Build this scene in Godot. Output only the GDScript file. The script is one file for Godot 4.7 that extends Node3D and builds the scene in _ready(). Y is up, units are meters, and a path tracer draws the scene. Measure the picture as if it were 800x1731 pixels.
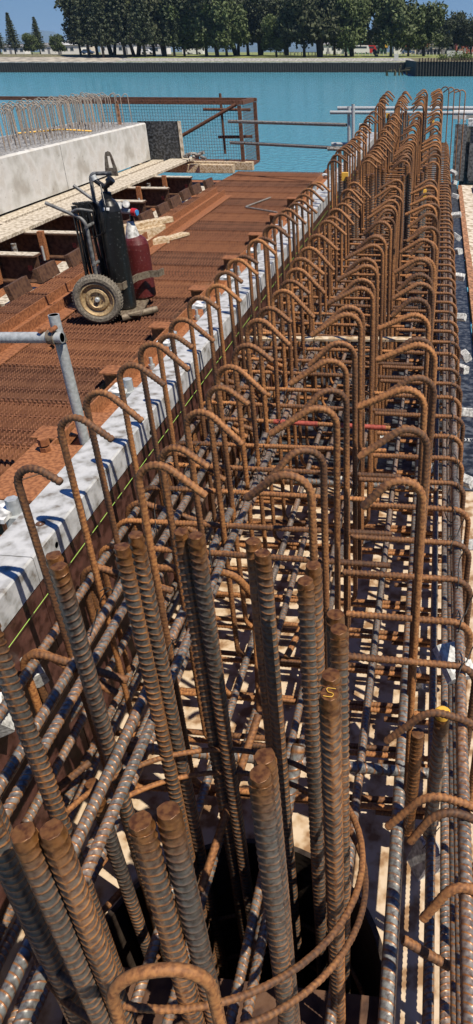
extends Node3D
# Rusty reinforcement cage of a wharf beam, temporary steel deck at its left, harbour and park behind.
# x is across the beam (right), y up, the beam runs along -z; the soffit formwork is y = 0.

const YAW := 0.10560
const SUN_A := 0.56
const SUN_B := 0.30
const WATER_Y := -2.8

var M := {}
var taken := {}
var rng := RandomNumberGenerator.new()
var fn := FastNoiseLite.new()

# ------------------------------------------------------------------ naming and nodes
func numbered(called: String) -> String:
	var n: int = taken.get(called, -1) + 1
	taken[called] = n
	return called if n == 0 else "%s_%03d" % [called, n]

func tag(o, label := "", category := "", group := "", kind := ""):
	if label != "": o.set_meta("label", label)
	if category != "": o.set_meta("category", category)
	if group != "": o.set_meta("group", group)
	if kind != "": o.set_meta("kind", kind)
	return o

func thing(called: String, label: String, category: String, at := Vector3.ZERO, turn := 0.0, group := "") -> Node3D:
	var o := Node3D.new()
	o.name = numbered(called)
	add_child(o)
	o.position = at
	o.rotation.y = turn
	tag(o, label, category, group)
	return o

func build(called: String, mesh: Mesh, parent: Node = null, at := Vector3.ZERO) -> MeshInstance3D:
	var o := MeshInstance3D.new()
	o.mesh = mesh
	o.name = numbered(called) if parent == null else called
	if parent == null: add_child(o)
	else: parent.add_child(o, true)
	o.position = at
	return o

func solo(called: String, mesh: Mesh, label: String, category: String, at := Vector3.ZERO, group := "") -> MeshInstance3D:
	var o := build(called, mesh, null, at)
	tag(o, label, category, group)
	return o

func struct(called: String, mesh: Mesh, at := Vector3.ZERO) -> MeshInstance3D:
	var o := build(called, mesh, null, at)
	o.set_meta("kind", "structure")
	return o

func copy(src: Node3D, label := "", group := "") -> Node3D:
	var base: String = src.get_meta("base_name") if src.has_meta("base_name") else String(src.name)
	var o: Node3D = src.duplicate()
	o.name = numbered(base)
	add_child(o)
	if label != "": o.set_meta("label", label)
	if group != "": o.set_meta("group", group)
	return o

const UNITS := ["", "first", "second", "third", "fourth", "fifth", "sixth", "seventh", "eighth", "ninth", "tenth", "eleventh", "twelfth", "thirteenth", "fourteenth", "fifteenth", "sixteenth", "seventeenth", "eighteenth", "nineteenth"]
const TENS := ["", "", "twenty", "thirty", "forty", "fifty", "sixty", "seventy", "eighty", "ninety"]
const TENTHS := ["", "", "twentieth", "thirtieth", "fortieth", "fiftieth", "sixtieth", "seventieth", "eightieth", "ninetieth"]
func ord_word(n: int) -> String:
	if n < 20: return UNITS[n]
	if n % 10 == 0: return TENTHS[n / 10]
	return TENS[n / 10] + "-" + UNITS[n % 10]

# ------------------------------------------------------------------ mesh builder
class MB:
	var v := PackedVector3Array()
	var n := PackedVector3Array()
	var c := PackedColorArray()
	var col := Color(1, 1, 1)
	func tri(a: Vector3, b: Vector3, d: Vector3, na: Vector3, nb: Vector3, nd: Vector3) -> void:
		if (b - a).cross(d - a).dot(na + nb + nd) > 0.0:
			v.append(a); v.append(d); v.append(b); n.append(na); n.append(nd); n.append(nb)
		else:
			v.append(a); v.append(b); v.append(d); n.append(na); n.append(nb); n.append(nd)
		c.append(col); c.append(col); c.append(col)
	func flat(a: Vector3, b: Vector3, d: Vector3, outward: Vector3) -> void:
		var k := (b - a).cross(d - a).normalized()
		if k.dot(outward) < 0.0: k = -k
		tri(a, b, d, k, k, k)
	func quad(a: Vector3, b: Vector3, d: Vector3, e: Vector3, outward: Vector3) -> void:
		flat(a, b, d, outward); flat(a, d, e, outward)
	func box(at: Vector3, s: Vector3, bs := Basis.IDENTITY) -> void:
		var h := s * 0.5
		for ax in 3:
			for sg in [-1.0, 1.0]:
				var d := Vector3.ZERO; d[ax] = sg
				var u := Vector3.ZERO; u[(ax + 1) % 3] = 1.0
				var w := Vector3.ZERO; w[(ax + 2) % 3] = 1.0
				var p := d * h
				var a := u * h; var b := w * h
				quad(at + bs * (p - a - b), at + bs * (p + a - b), at + bs * (p + a + b), at + bs * (p - a + b), bs * d)
	# box with chamfered long edges: profile swept along local z
	func prism(pts: PackedVector2Array, z0: float, z1: float, tf := Transform3D.IDENTITY) -> void:
		var m := pts.size()
		for i in m:
			var p := pts[i]; var q := pts[(i + 1) % m]
			var e := q - p
			var o := Vector3(e.y, -e.x, 0)
			var a := Vector3(p.x, p.y, z0); var b := Vector3(q.x, q.y, z0)
			var d := Vector3(q.x, q.y, z1); var f := Vector3(p.x, p.y, z1)
			var area := 0.0
			for k in m: area += pts[k].cross(pts[(k + 1) % m])
			if area < 0: o = -o
			quad(tf * a, tf * b, tf * d, tf * f, tf.basis * o)
		var idx := Geometry2D.triangulate_polygon(pts)
		for k in range(0, idx.size(), 3):
			for z in [[z0, -1.0], [z1, 1.0]]:
				var zz: float = z[0]
				flat(tf * Vector3(pts[idx[k]].x, pts[idx[k]].y, zz), tf * Vector3(pts[idx[k + 1]].x, pts[idx[k + 1]].y, zz), tf * Vector3(pts[idx[k + 2]].x, pts[idx[k + 2]].y, zz), tf.basis * Vector3(0, 0, z[1]))
	func cbox(at: Vector3, s: Vector3, ch: float, bs := Basis.IDENTITY) -> void:   # chamfered box, long axis z
		var x := s.x / 2; var y := s.y / 2
		prism(PackedVector2Array([Vector2(-x + ch, -y), Vector2(x - ch, -y), Vector2(x, -y + ch), Vector2(x, y - ch), Vector2(x - ch, y), Vector2(-x + ch, y), Vector2(-x, y - ch), Vector2(-x, -y + ch)]), -s.z / 2, s.z / 2, Transform3D(bs, at))
	func tube(path: PackedVector3Array, r: float, sides := 8, caps := true, r2 := -1.0) -> void:
		var m := path.size()
		var t0 := (path[1] - path[0]).normalized()
		var u := t0.cross(Vector3(0.31, 0.83, 0.47)).normalized()
		var rings := []; var nr := []
		for i in m:
			var t := (path[mini(i + 1, m - 1)] - path[maxi(i - 1, 0)]).normalized()
			u = (u - t * u.dot(t)).normalized()
			var w := t.cross(u)
			var rr := r if r2 < 0 else lerpf(r, r2, float(i) / (m - 1))
			var a := PackedVector3Array(); var b := PackedVector3Array()
			for j in sides:
				var d := u * cos(TAU * j / sides) + w * sin(TAU * j / sides)
				a.append(path[i] + d * rr); b.append(d)
			rings.append(a); nr.append(b)
		for i in m - 1:
			for j in sides:
				var k := (j + 1) % sides
				tri(rings[i][j], rings[i][k], rings[i + 1][k], nr[i][j], nr[i][k], nr[i + 1][k])
				tri(rings[i][j], rings[i + 1][k], rings[i + 1][j], nr[i][j], nr[i + 1][k], nr[i + 1][j])
		if caps:
			for e in [0, m - 1]:
				var o := (path[0] - path[1]) if e == 0 else (path[m - 1] - path[m - 2])
				for j in range(1, sides - 1): flat(rings[e][0], rings[e][j], rings[e][j + 1], o)
	# profile of (radius, height) turned about y
	func lathe(pr: PackedVector2Array, sides := 24, tf := Transform3D.IDENTITY) -> void:
		for i in pr.size() - 1:
			var p := pr[i]; var q := pr[i + 1]
			var e := q - p
			if e.length() < 1e-6: continue
			var nn := Vector2(e.y, -e.x).normalized()
			for j in sides:
				var a := TAU * j / sides; var b := TAU * (j + 1) / sides
				var da := Vector3(cos(a), 0, sin(a)); var db := Vector3(cos(b), 0, sin(b))
				var na := tf.basis * (da * nn.x + Vector3(0, nn.y, 0)); var nb := tf.basis * (db * nn.x + Vector3(0, nn.y, 0))
				var p1 := tf * (da * p.x + Vector3(0, p.y, 0)); var p2 := tf * (db * p.x + Vector3(0, p.y, 0))
				var q1 := tf * (da * q.x + Vector3(0, q.y, 0)); var q2 := tf * (db * q.x + Vector3(0, q.y, 0))
				if p.x > 1e-5: tri(p1, p2, q2, na, nb, nb)
				if q.x > 1e-5: tri(p1, q2, q1, na, nb, na)
	func done(mat: Material) -> ArrayMesh:
		var a := []
		a.resize(Mesh.ARRAY_MAX)
		a[Mesh.ARRAY_VERTEX] = v; a[Mesh.ARRAY_NORMAL] = n; a[Mesh.ARRAY_COLOR] = c
		var m := ArrayMesh.new()
		m.add_surface_from_arrays(Mesh.PRIMITIVE_TRIANGLES, a)
		m.surface_set_material(0, mat)
		return m

func box_mesh(s: Vector3, mat: Material, at := Vector3.ZERO, bs := Basis.IDENTITY) -> ArrayMesh:
	var b := MB.new(); b.box(at, s, bs); return b.done(mat)

func tube_mesh(p: PackedVector3Array, r: float, mat: Material, sides := 8) -> ArrayMesh:
	var b := MB.new(); b.tube(p, r, sides); return b.done(mat)

func pv(a: Array) -> PackedVector3Array:
	return PackedVector3Array(a)

# a rounded path: corner points with bend radii
func bent(pts: Array, radius: float, step := 8) -> PackedVector3Array:
	var o := PackedVector3Array([pts[0]])
	for i in range(1, pts.size() - 1):
		var a: Vector3 = pts[i - 1]; var b: Vector3 = pts[i]; var c: Vector3 = pts[i + 1]
		var d1 := (a - b).normalized(); var d2 := (c - b).normalized()
		var half := d1.angle_to(d2) * 0.5
		var r := radius
		var cut := r / tan(half)
		var most := minf((a - b).length() * (0.9 if i == 1 else 0.49), (c - b).length() * (0.9 if i == pts.size() - 2 else 0.49))
		if cut > most:
			cut = most; r = cut * tan(half)
		var centre := b + (d1 + d2).normalized() * (r / sin(half))
		var s := b + d1 * cut - centre; var e := b + d2 * cut - centre
		for k in step + 1: o.append(centre + s.slerp(e, float(k) / step))
	o.append(pts[-1])
	return o

# ribbed reinforcing bar along a path. Slanted crescent ribs and two seams are real relief.
func rebar(path: PackedVector3Array, r: float, pitch: float, rib: float, sides: int, base: Color, rust: Color, mat: Material, rust_amount: float, seed_: int, fine := false) -> ArrayMesh:
	var ln := PackedFloat32Array([0.0])
	for i in range(1, path.size()): ln.append(ln[-1] + path[i].distance_to(path[i - 1]))
	var total := ln[-1]
	var offs: Array = [0.0, 0.66, 0.76, 0.90] if fine else [0.0, 0.62]
	var up: Array = [0.0, 0.0, 1.0, 1.0] if fine else [0.0, 1.0]
	var S := PackedFloat32Array(); var U := PackedFloat32Array()
	var q := 0.0
	var smooth_from := -1.0
	while q < total - pitch:
		for k in offs.size():
			S.append(q + offs[k] * pitch); U.append(up[k])
		q += pitch
	S.append(total); U.append(0.0)
	var P := PackedVector3Array(); var N := PackedVector3Array(); var C := PackedColorArray(); var I := PackedInt32Array()
	var seg := 0
	var u := Vector3.ZERO
	var slant := r * 0.55
	var m := S.size()
	for i in m:
		while seg < path.size() - 2 and ln[seg + 1] < S[i]: seg += 1
		var f := (S[i] - ln[seg]) / maxf(ln[seg + 1] - ln[seg], 1e-6)
		var p := path[seg].lerp(path[seg + 1], f)
		var t := (path[seg + 1] - path[seg]).normalized()
		if u == Vector3.ZERO: u = t.cross(Vector3(0.35, 0.8, -0.5)).normalized()
		u = (u - t * u.dot(t)).normalized()
		var w := t.cross(u)
		var edge := i < 3 or i > m - 4
		for j in sides:
			var th := TAU * j / sides
			var sn := absf(sin(th))
			var h := rib * U[i] * pow(sn, 0.55) * (1.0 + 0.5 * fn.get_noise_2d(S[i] * 40.0, seed_ * 5.0))
			if sn < 0.1: h = rib * 0.75
			var d := u * cos(th) + w * sin(th)
			var zig := absf(fposmod(th / PI, 2.0) - 1.0) - 0.5
			var side_sign := 1.0 if th < PI else -1.0
			var shift := 0.0 if edge else (zig * slant * 2.0)
			P.append(p + d * (r + h) + t * shift)
			var nz := fn.get_noise_3d(S[i] * 60.0 + seed_ * 37.0, cos(th) * 6.0, sin(th) * 6.0 + seed_)
			var nz2 := fn.get_noise_3d(S[i] * 14.0 + seed_ * 11.0, 40.0 + cos(th) * 2.0, sin(th) * 2.0)
			var ra := clampf(rust_amount + nz * (0.55 if fine else 0.9) + nz2 * (0.7 if fine else 0.8) + (0.95 * U[i] if fine else 0.42 * U[i]) + (0.35 if sn < 0.1 and fine else 0.0), 0.0, 1.0)
			var tip := clampf(1.3 - S[i] * (16.0 + 8.0 * nz2), 0.0, 1.0) if fine else 0.0
			C.append(base.lerp(rust, ra).lerp(rust * (0.42 + 0.5 * absf(nz)), tip) * (1.0 + 0.45 * nz + 0.25 * nz2))
	N.resize(P.size())
	for i in m:
		for j in sides:
			var a := P[mini(i + 1, m - 1) * sides + j] - P[maxi(i - 1, 0) * sides + j]
			var b := P[i * sides + (j + 1) % sides] - P[i * sides + (j + sides - 1) % sides]
			N[i * sides + j] = b.cross(a).normalized()
	# outward check
	var mid := m / 2
	var cen := Vector3.ZERO
	for j in sides: cen += P[mid * sides + j]
	cen /= sides
	if N[mid * sides].dot(P[mid * sides] - cen) < 0:
		for k in N.size(): N[k] = -N[k]
	for i in m - 1:
		for j in sides:
			var a := i * sides + j; var b := i * sides + (j + 1) % sides
			var c := a + sides; var d := b + sides
			I.append(a); I.append(c); I.append(b); I.append(b); I.append(c); I.append(d)
	# winding: clockwise seen from outside
	var i0 := mid * sides
	if (P[i0 + sides] - P[i0]).cross(P[i0 + 1] - P[i0]).dot(N[i0]) > 0:
		for k in range(0, I.size(), 3):
			var tmp := I[k + 1]; I[k + 1] = I[k + 2]; I[k + 2] = tmp
	# sawn ends, slightly bevelled
	for e in [0, m - 1]:
		var cc := Vector3.ZERO
		for j in sides: cc += P[e * sides + j]
		cc /= sides
		var o := ((path[0] - path[1]) if e == 0 else (path[-1] - path[-2])).normalized()
		var st := P.size()
		for j in sides:
			var rim := P[e * sides + j] - cc
			P.append(cc + rim * (0.93 + 0.03 * sin(j * 2.7 + seed_)) + o * r * (0.07 + 0.05 * sin(j * 1.3 + seed_))); N.append((o + rim.normalized() * 0.2).normalized()); C.append(rust * (0.34 + 0.5 * absf(fn.get_noise_2d(j * 30.0, seed_ * 9.0 + e))))
		P.append(cc + o * r * 0.09); N.append(o); C.append(rust * 0.40)
		for j in sides:
			var j2 := (j + 1) % sides
			var tri := [st + j, st + j2, st + sides]
			if (P[tri[1]] - P[tri[0]]).cross(P[tri[2]] - P[tri[0]]).dot(o) > 0: tri = [tri[0], tri[2], tri[1]]
			I.append_array(PackedInt32Array(tri))
			var a: int = e * sides + j; var b: int = e * sides + j2
			for tr in [[a, b, st + j2], [a, st + j2, st + j]]:
				var outw := P[a] - cc + o * r
				if (P[tr[1]] - P[tr[0]]).cross(P[tr[2]] - P[tr[0]]).dot(outw) > 0: tr = [tr[0], tr[2], tr[1]]
				I.append_array(PackedInt32Array(tr))
	var arr := []
	arr.resize(Mesh.ARRAY_MAX)
	arr[Mesh.ARRAY_VERTEX] = P; arr[Mesh.ARRAY_NORMAL] = N; arr[Mesh.ARRAY_COLOR] = C; arr[Mesh.ARRAY_INDEX] = I
	var me := ArrayMesh.new()
	me.add_surface_from_arrays(Mesh.PRIMITIVE_TRIANGLES, arr)
	me.surface_set_material(0, mat)
	return me

# ------------------------------------------------------------------ materials
func noise_tex(seed_: int, freq: float, stops: Array, size := 512, octaves := 5, normal := -1.0) -> NoiseTexture2D:
	var n := FastNoiseLite.new()
	n.seed = seed_; n.frequency = freq; n.fractal_octaves = octaves; n.noise_type = FastNoiseLite.TYPE_SIMPLEX_SMOOTH
	var t := NoiseTexture2D.new()
	t.width = size; t.height = size; t.seamless = true; t.noise = n
	if normal > 0:
		t.as_normal_map = true; t.bump_strength = normal
	elif stops.size() > 0:
		var g := Gradient.new()
		g.offsets = PackedFloat32Array(); g.colors = PackedColorArray()
		var of := PackedFloat32Array(); var co := PackedColorArray()
		for s in stops:
			of.append(s[0]); co.append(s[1])
		g.offsets = of; g.colors = co
		t.color_ramp = g
	return t

func g(v: float) -> Color: return Color(v, v, v)

func lin(r: float, gg: float, b: float) -> Color: return Color(r, gg, b).linear_to_srgb()

func mat(albedo: Color, rough: float, tex: Texture2D = null, scale := 1.0, nrm: Texture2D = null, nstr := 0.5, metal := 0.0, vcol := false) -> StandardMaterial3D:
	var m := StandardMaterial3D.new()
	m.albedo_color = albedo; m.roughness = rough; m.metallic = metal
	m.vertex_color_use_as_albedo = vcol
	if tex or nrm:
		m.uv1_triplanar = true; m.uv1_world_triplanar = true
		m.uv1_scale = Vector3.ONE * scale
	if tex: m.albedo_texture = tex
	if nrm:
		m.normal_enabled = true; m.normal_texture = nrm; m.normal_scale = nstr
	return m

func make_materials() -> void:
	var bump := noise_tex(3, 0.02, [], 512, 5, 6.0)
	var grain := noise_tex(5, 0.012, [[0.25, g(0.62)], [0.5, g(0.86)], [0.72, g(1.0)]])
	var rusty := noise_tex(7, 0.012, [[0.2, Color(0.66, 0.58, 0.52)], [0.42, Color(0.86, 0.81, 0.76)], [0.6, Color(0.97, 0.93, 0.85)], [0.8, Color(1.0, 0.98, 0.92)]])
	M.rebar = mat(Color.WHITE, 0.72, rusty, 17.0, bump, 0.5, 0.0, true)
	M.bar = mat(Color.WHITE, 0.40, rusty, 13.0, bump, 0.35, 0.25, true)
	var plate_tex := noise_tex(9, 0.035, [[0.22, Color(0.74, 0.68, 0.62)], [0.5, Color(0.90, 0.87, 0.83)], [0.75, Color(1.0, 0.98, 0.94)]], 512, 6)
	M.rust = mat(lin(0.29, 0.120, 0.052), 0.85, plate_tex, 1.6, bump, 0.5)
	M.rust_grate = mat(lin(0.215, 0.096, 0.056), 0.85, rusty, 1.7, bump, 0.3)
	M.rust_plate = mat(lin(0.33, 0.140, 0.060), 0.8, plate_tex, 2.2, bump, 0.3)
	M.rust_dark = mat(lin(0.10, 0.052, 0.032), 0.75, rusty, 2.4, bump, 0.4)
	M.rail_rust = mat(lin(0.135, 0.062, 0.040), 0.8, rusty, 3.0, bump, 0.4)
	M.galv = mat(lin(0.44, 0.47, 0.49), 0.5, noise_tex(15, 0.02, [[0.25, g(0.84)], [0.7, g(1.0)]]), 4.0, bump, 0.06, 0.2)
	M.galv_old = mat(lin(0.33, 0.33, 0.32), 0.6, noise_tex(17, 0.015, [[0.3, Color(0.62, 0.52, 0.42)], [0.5, g(0.85)], [0.7, g(1.0)]]), 4.0, bump, 0.3, 0.2)
	M.hook_grey = mat(lin(0.66, 0.64, 0.61), 0.8, noise_tex(19, 0.02, [[0.25, Color(0.78, 0.68, 0.60)], [0.45, Color(0.92, 0.90, 0.88)], [0.7, g(1.0)]]), 5.0, bump, 0.4)
	M.concrete = mat(lin(0.55, 0.55, 0.54), 0.85, noise_tex(23, 0.006, [[0.2, Color(0.84, 0.825, 0.80)], [0.42, Color(0.94, 0.94, 0.93)], [0.6, g(1.0)], [0.8, Color(0.95, 0.94, 0.925)]]), 0.55, bump, 0.18)
	M.concrete_rough = mat(lin(0.33, 0.33, 0.33), 0.95, grain, 3.0, bump, 1.0)
	M.form_top = mat(lin(0.45, 0.46, 0.47), 0.6, noise_tex(29, 0.016, [[0.14, Color(0.62, 0.58, 0.54)], [0.30, Color(0.82, 0.815, 0.80)], [0.48, Color(0.93, 0.93, 0.93)], [0.66, g(1.0)]]), 2.1, bump, 0.2, 0.0)
	M.form_face = mat(lin(0.100, 0.043, 0.034), 0.42, noise_tex(31, 0.02, [[0.3, Color(0.62, 0.58, 0.55)], [0.5, g(0.85)], [0.72, g(0.95)], [0.80, Color(1.0, 1.0, 1.0)]]), 2.0, bump, 0.12)
	M.ply = mat(lin(0.52, 0.42, 0.31), 0.8, noise_tex(37, 0.016, [[0.22, Color(0.70, 0.60, 0.50)], [0.4, Color(0.90, 0.86, 0.81)], [0.6, g(1.0)]]), 1.6, bump, 0.2)
	M.ply_pale = mat(lin(0.56, 0.51, 0.43), 0.85, noise_tex(38, 0.016, [[0.22, Color(0.72, 0.68, 0.63)], [0.45, Color(0.92, 0.90, 0.87)], [0.6, g(1.0)]]), 1.2, bump, 0.3)
	M.film_ply = mat(lin(0.080, 0.088, 0.10), 0.34, noise_tex(41, 0.02, [[0.3, g(0.42)], [0.5, g(0.66)], [0.66, g(0.95)], [0.78, Color(1.0, 1.0, 1.0)]]), 1.8, bump, 0.35)
	M.timber = mat(lin(0.54, 0.45, 0.33), 0.8, noise_tex(43, 0.014, [[0.25, Color(0.74, 0.66, 0.55)], [0.45, Color(0.92, 0.88, 0.82)], [0.6, g(1.0)]]), 3.0, bump, 0.3)
	M.plank = mat(lin(0.52, 0.47, 0.39), 0.88, noise_tex(44, 0.012, [[0.2, Color(0.74, 0.72, 0.69)], [0.42, Color(0.89, 0.875, 0.85)], [0.6, g(1.0)]]), 2.6, bump, 0.4)
	M.orange_timber = mat(lin(0.40, 0.20, 0.105), 0.8, grain, 3.0, bump, 0.3)
	M.white = mat(lin(0.72, 0.73, 0.73), 0.6, grain, 4.0)
	M.spacer = mat(lin(0.62, 0.63, 0.62), 0.9, grain, 12.0, bump, 0.5)
	M.black = mat(lin(0.010, 0.011, 0.013), 0.35)
	M.cyl_black = mat(lin(0.26, 0.27, 0.28), 0.34, noise_tex(47, 0.045, [[0.0, g(0.18)], [0.6, g(0.21)], [0.815, g(0.24)], [0.83, g(0.85)], [1.0, g(1.0)]], 512, 3), 1.9)
	M.cyl_red = mat(lin(0.30, 0.26, 0.25), 0.45, noise_tex(48, 0.045, [[0.0, Color(0.50, 0.20, 0.21)], [0.6, Color(0.58, 0.235, 0.24)], [0.815, Color(0.60, 0.28, 0.28)], [0.83, Color(0.92, 0.86, 0.84)], [1.0, g(1.0)]], 512, 3), 1.9)
	M.red = mat(lin(0.42, 0.02, 0.025), 0.4)
	M.rubber = mat(lin(0.21, 0.185, 0.15), 0.9, grain, 9.0, bump, 0.6)
	M.rim = mat(lin(0.50, 0.41, 0.27), 0.5, rusty, 6.0, null, 0.5, 0.3)
	M.grey_steel = mat(lin(0.20, 0.205, 0.21), 0.55, grain, 3.0, bump, 0.2, 0.2)
	M.steel_worn = mat(lin(0.22, 0.20, 0.175), 0.55, rusty, 5.0, bump, 0.3, 0.25)
	M.yellow = mat(lin(0.66, 0.38, 0.05), 0.5)
	M.string = mat(lin(0.36, 0.62, 0.12), 0.6)
	M.red_paint = mat(lin(0.36, 0.075, 0.06), 0.7, rusty, 9.0)
	M.wire = mat(lin(0.03, 0.028, 0.026), 0.5, null, 1.0, null, 0.5, 0.4)
	M.blue = mat(lin(0.05, 0.25, 0.55), 0.5)
	M.casing = mat(lin(0.05, 0.04, 0.035), 0.6, rusty, 3.0, bump, 0.4, 0.2)
	# far shore
	M.sheet = mat(lin(0.030, 0.030, 0.028), 0.8, grain, 0.35)
	M.sheet_rust = mat(lin(0.10, 0.055, 0.035), 0.85, grain, 0.4)
	M.grass = mat(lin(0.215, 0.235, 0.075), 0.95, noise_tex(53, 0.01, [[0.25, Color(0.72, 0.78, 0.60)], [0.6, g(1.0)]]), 0.05)
	M.sand = mat(lin(0.46, 0.42, 0.35), 0.95, grain, 0.05)
	M.path = mat(lin(0.40, 0.39, 0.37), 0.9, grain, 0.2)
	M.dune = mat(lin(0.20, 0.185, 0.10), 0.95, grain, 0.15)
	M.leaf = mat(Color.WHITE, 0.75, null, 1.0, null, 0.5, 0.0, true)
	M.leaf.cull_mode = BaseMaterial3D.CULL_DISABLED
	M.trunk = mat(lin(0.10, 0.080, 0.060), 0.9, grain, 0.6)
	M.hill = mat(lin(0.065, 0.085, 0.050), 0.95, grain, 0.001)
	M.house = mat(lin(0.72, 0.72, 0.70), 0.8)
	M.house_cream = mat(lin(0.60, 0.54, 0.44), 0.8)
	M.roof_grey = mat(lin(0.20, 0.20, 0.21), 0.7)
	M.roof_red = mat(lin(0.33, 0.085, 0.06), 0.7)
	M.roof_green = mat(lin(0.09, 0.20, 0.14), 0.7)
	M.glass = mat(lin(0.03, 0.04, 0.05), 0.1)
	M.car_white = mat(lin(0.70, 0.71, 0.72), 0.3)
	M.car_red = mat(lin(0.40, 0.03, 0.03), 0.3)
	M.car_blue = mat(lin(0.05, 0.09, 0.18), 0.3)
	M.old_timber = mat(lin(0.12, 0.10, 0.05), 0.9, grain, 2.0)
	# water: small ripples and a longer chop
	var wn := FastNoiseLite.new()
	wn.seed = 61; wn.frequency = 0.014; wn.fractal_octaves = 5; wn.fractal_gain = 0.62; wn.noise_type = FastNoiseLite.TYPE_SIMPLEX_SMOOTH
	var wt := NoiseTexture2D.new()
	wt.width = 1024; wt.height = 1024; wt.seamless = true; wt.as_normal_map = true; wt.bump_strength = 14.0; wt.noise = wn
	var w := StandardMaterial3D.new()
	w.albedo_color = lin(0.085, 0.290, 0.380); w.roughness = 0.10; w.metallic_specular = 0.5
	w.normal_enabled = true; w.normal_texture = wt; w.normal_scale = 0.9
	w.uv1_triplanar = true; w.uv1_world_triplanar = true; w.uv1_scale = Vector3(0.11, 0.11, 0.11)
	M.water = w

# ------------------------------------------------------------------ the scene
func _ready() -> void:
	rng.seed = 20240
	fn.seed = 9; fn.frequency = 0.05; fn.noise_type = FastNoiseLite.TYPE_SIMPLEX_SMOOTH
	# camera: a phone held at 1.62 m above the soffit, looking down and a little to the left of the beam; the picture is the left part of its frame
	var cam := Camera3D.new()
	cam.name = "camera"
	add_child(cam)
	cam.position = Vector3(0, 1.62, 0)
	cam.rotation = Vector3(-0.573014, YAW, 0)
	cam.near = 0.05; cam.far = 30000.0
	cam.projection = Camera3D.PROJECTION_FRUSTUM
	cam.keep_aspect = Camera3D.KEEP_HEIGHT
	cam.size = 1731.0 / 1205.0 * cam.near
	cam.frustum_offset = Vector2(-198.0 / 1205.0 * cam.near, 0)
	cam.current = true
	# sky, exposure, haze
	var we := WorldEnvironment.new()
	we.name = "world_environment"
	var env := Environment.new()
	env.background_mode = Environment.BG_SKY
	var sm := ProceduralSkyMaterial.new()
	sm.sky_top_color = Color(0.20, 0.40, 0.74); sm.sky_horizon_color = Color(0.56, 0.74, 0.90); sm.sky_curve = 0.16
	sm.ground_bottom_color = Color(0.10, 0.18, 0.22); sm.ground_horizon_color = Color(0.50, 0.68, 0.82)
	sm.sun_angle_max = 1.0
	var sky := Sky.new(); sky.sky_material = sm
	env.sky = sky
	env.background_energy_multiplier = 0.50
	env.tonemap_mode = Environment.TONE_MAPPER_LINEAR
	env.tonemap_exposure = 1.34
	env.sdfgi_enabled = true; env.ssao_enabled = true; env.ssil_enabled = true
	env.fog_enabled = true; env.fog_density = 0.00010; env.fog_light_color = Color(0.62, 0.76, 0.90)
	we.environment = env
	add_child(we)
	var sun := DirectionalLight3D.new()
	sun.name = "sun"
	sun.light_energy = 1.6; sun.light_color = Color(1.0, 0.955, 0.88); sun.light_angular_distance = 0.5; sun.shadow_enabled = true
	add_child(sun)
	sun.look_at_from_position(Vector3.ZERO, Vector3(-SUN_A, -1.0, -SUN_B))
	make_materials()
	make_shore()
	make_floor()
	make_block_side()
	make_deck()
	make_side_form()
	make_far_end()
	make_cage()
	make_columns()
	make_trolley()
	make_small()

# ------------------------------------------------------------------ the far shore (its quay is parallel to the picture, hence one turned frame)
func sh(u: float, y: float, v: float) -> Vector3:
	return Vector3(cos(YAW) * u - sin(YAW) * v, y, -sin(YAW) * u - cos(YAW) * v)

func strip(prof: Array, u0: float, u1: float, m: Material, pieces := 1, wob := 0.0) -> ArrayMesh:
	var b := MB.new()
	for k in pieces:
		var a := lerpf(u0, u1, float(k) / pieces); var e := lerpf(u0, u1, float(k + 1) / pieces)
		for i in prof.size() - 1:
			var p: Array = prof[i]; var q: Array = prof[i + 1]
			var w1 := wob * fn.get_noise_1d(a * 3.0); var w2 := wob * fn.get_noise_1d(e * 3.0)
			b.quad(sh(a, p[1], p[0] + w1), sh(e, p[1], p[0] + w2), sh(e, q[1], q[0] + w2), sh(a, q[1], q[0] + w1), Vector3.UP)
	return b.done(m)

func leaf_cluster(b: MB, at: Vector3, size: float, shade: float, r: RandomNumberGenerator, base: Vector3) -> void:
	for k in 3:
		var d := Vector3(r.randf_range(-1, 1), r.randf_range(-0.6, 1), r.randf_range(-1, 1)).normalized()
		var u := d.cross(Vector3(r.randf_range(-1, 1), r.randf_range(-1, 1), r.randf_range(-1, 1))).normalized() * size * r.randf_range(0.5, 1.0)
		var w := d.cross(u).normalized() * size * r.randf_range(0.3, 0.7)
		var o := at + Vector3(r.randf_range(-1, 1), r.randf_range(-1, 1), r.randf_range(-1, 1)) * size * 0.8
		var t := shade * r.randf_range(0.7, 1.3)
		b.col = Color(base.x * t, base.y * t, base.z * t)
		b.flat(o - u, o + w, o + u * 0.9, d); b.flat(o - u, o + u * 0.9, o - w, d)

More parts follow.
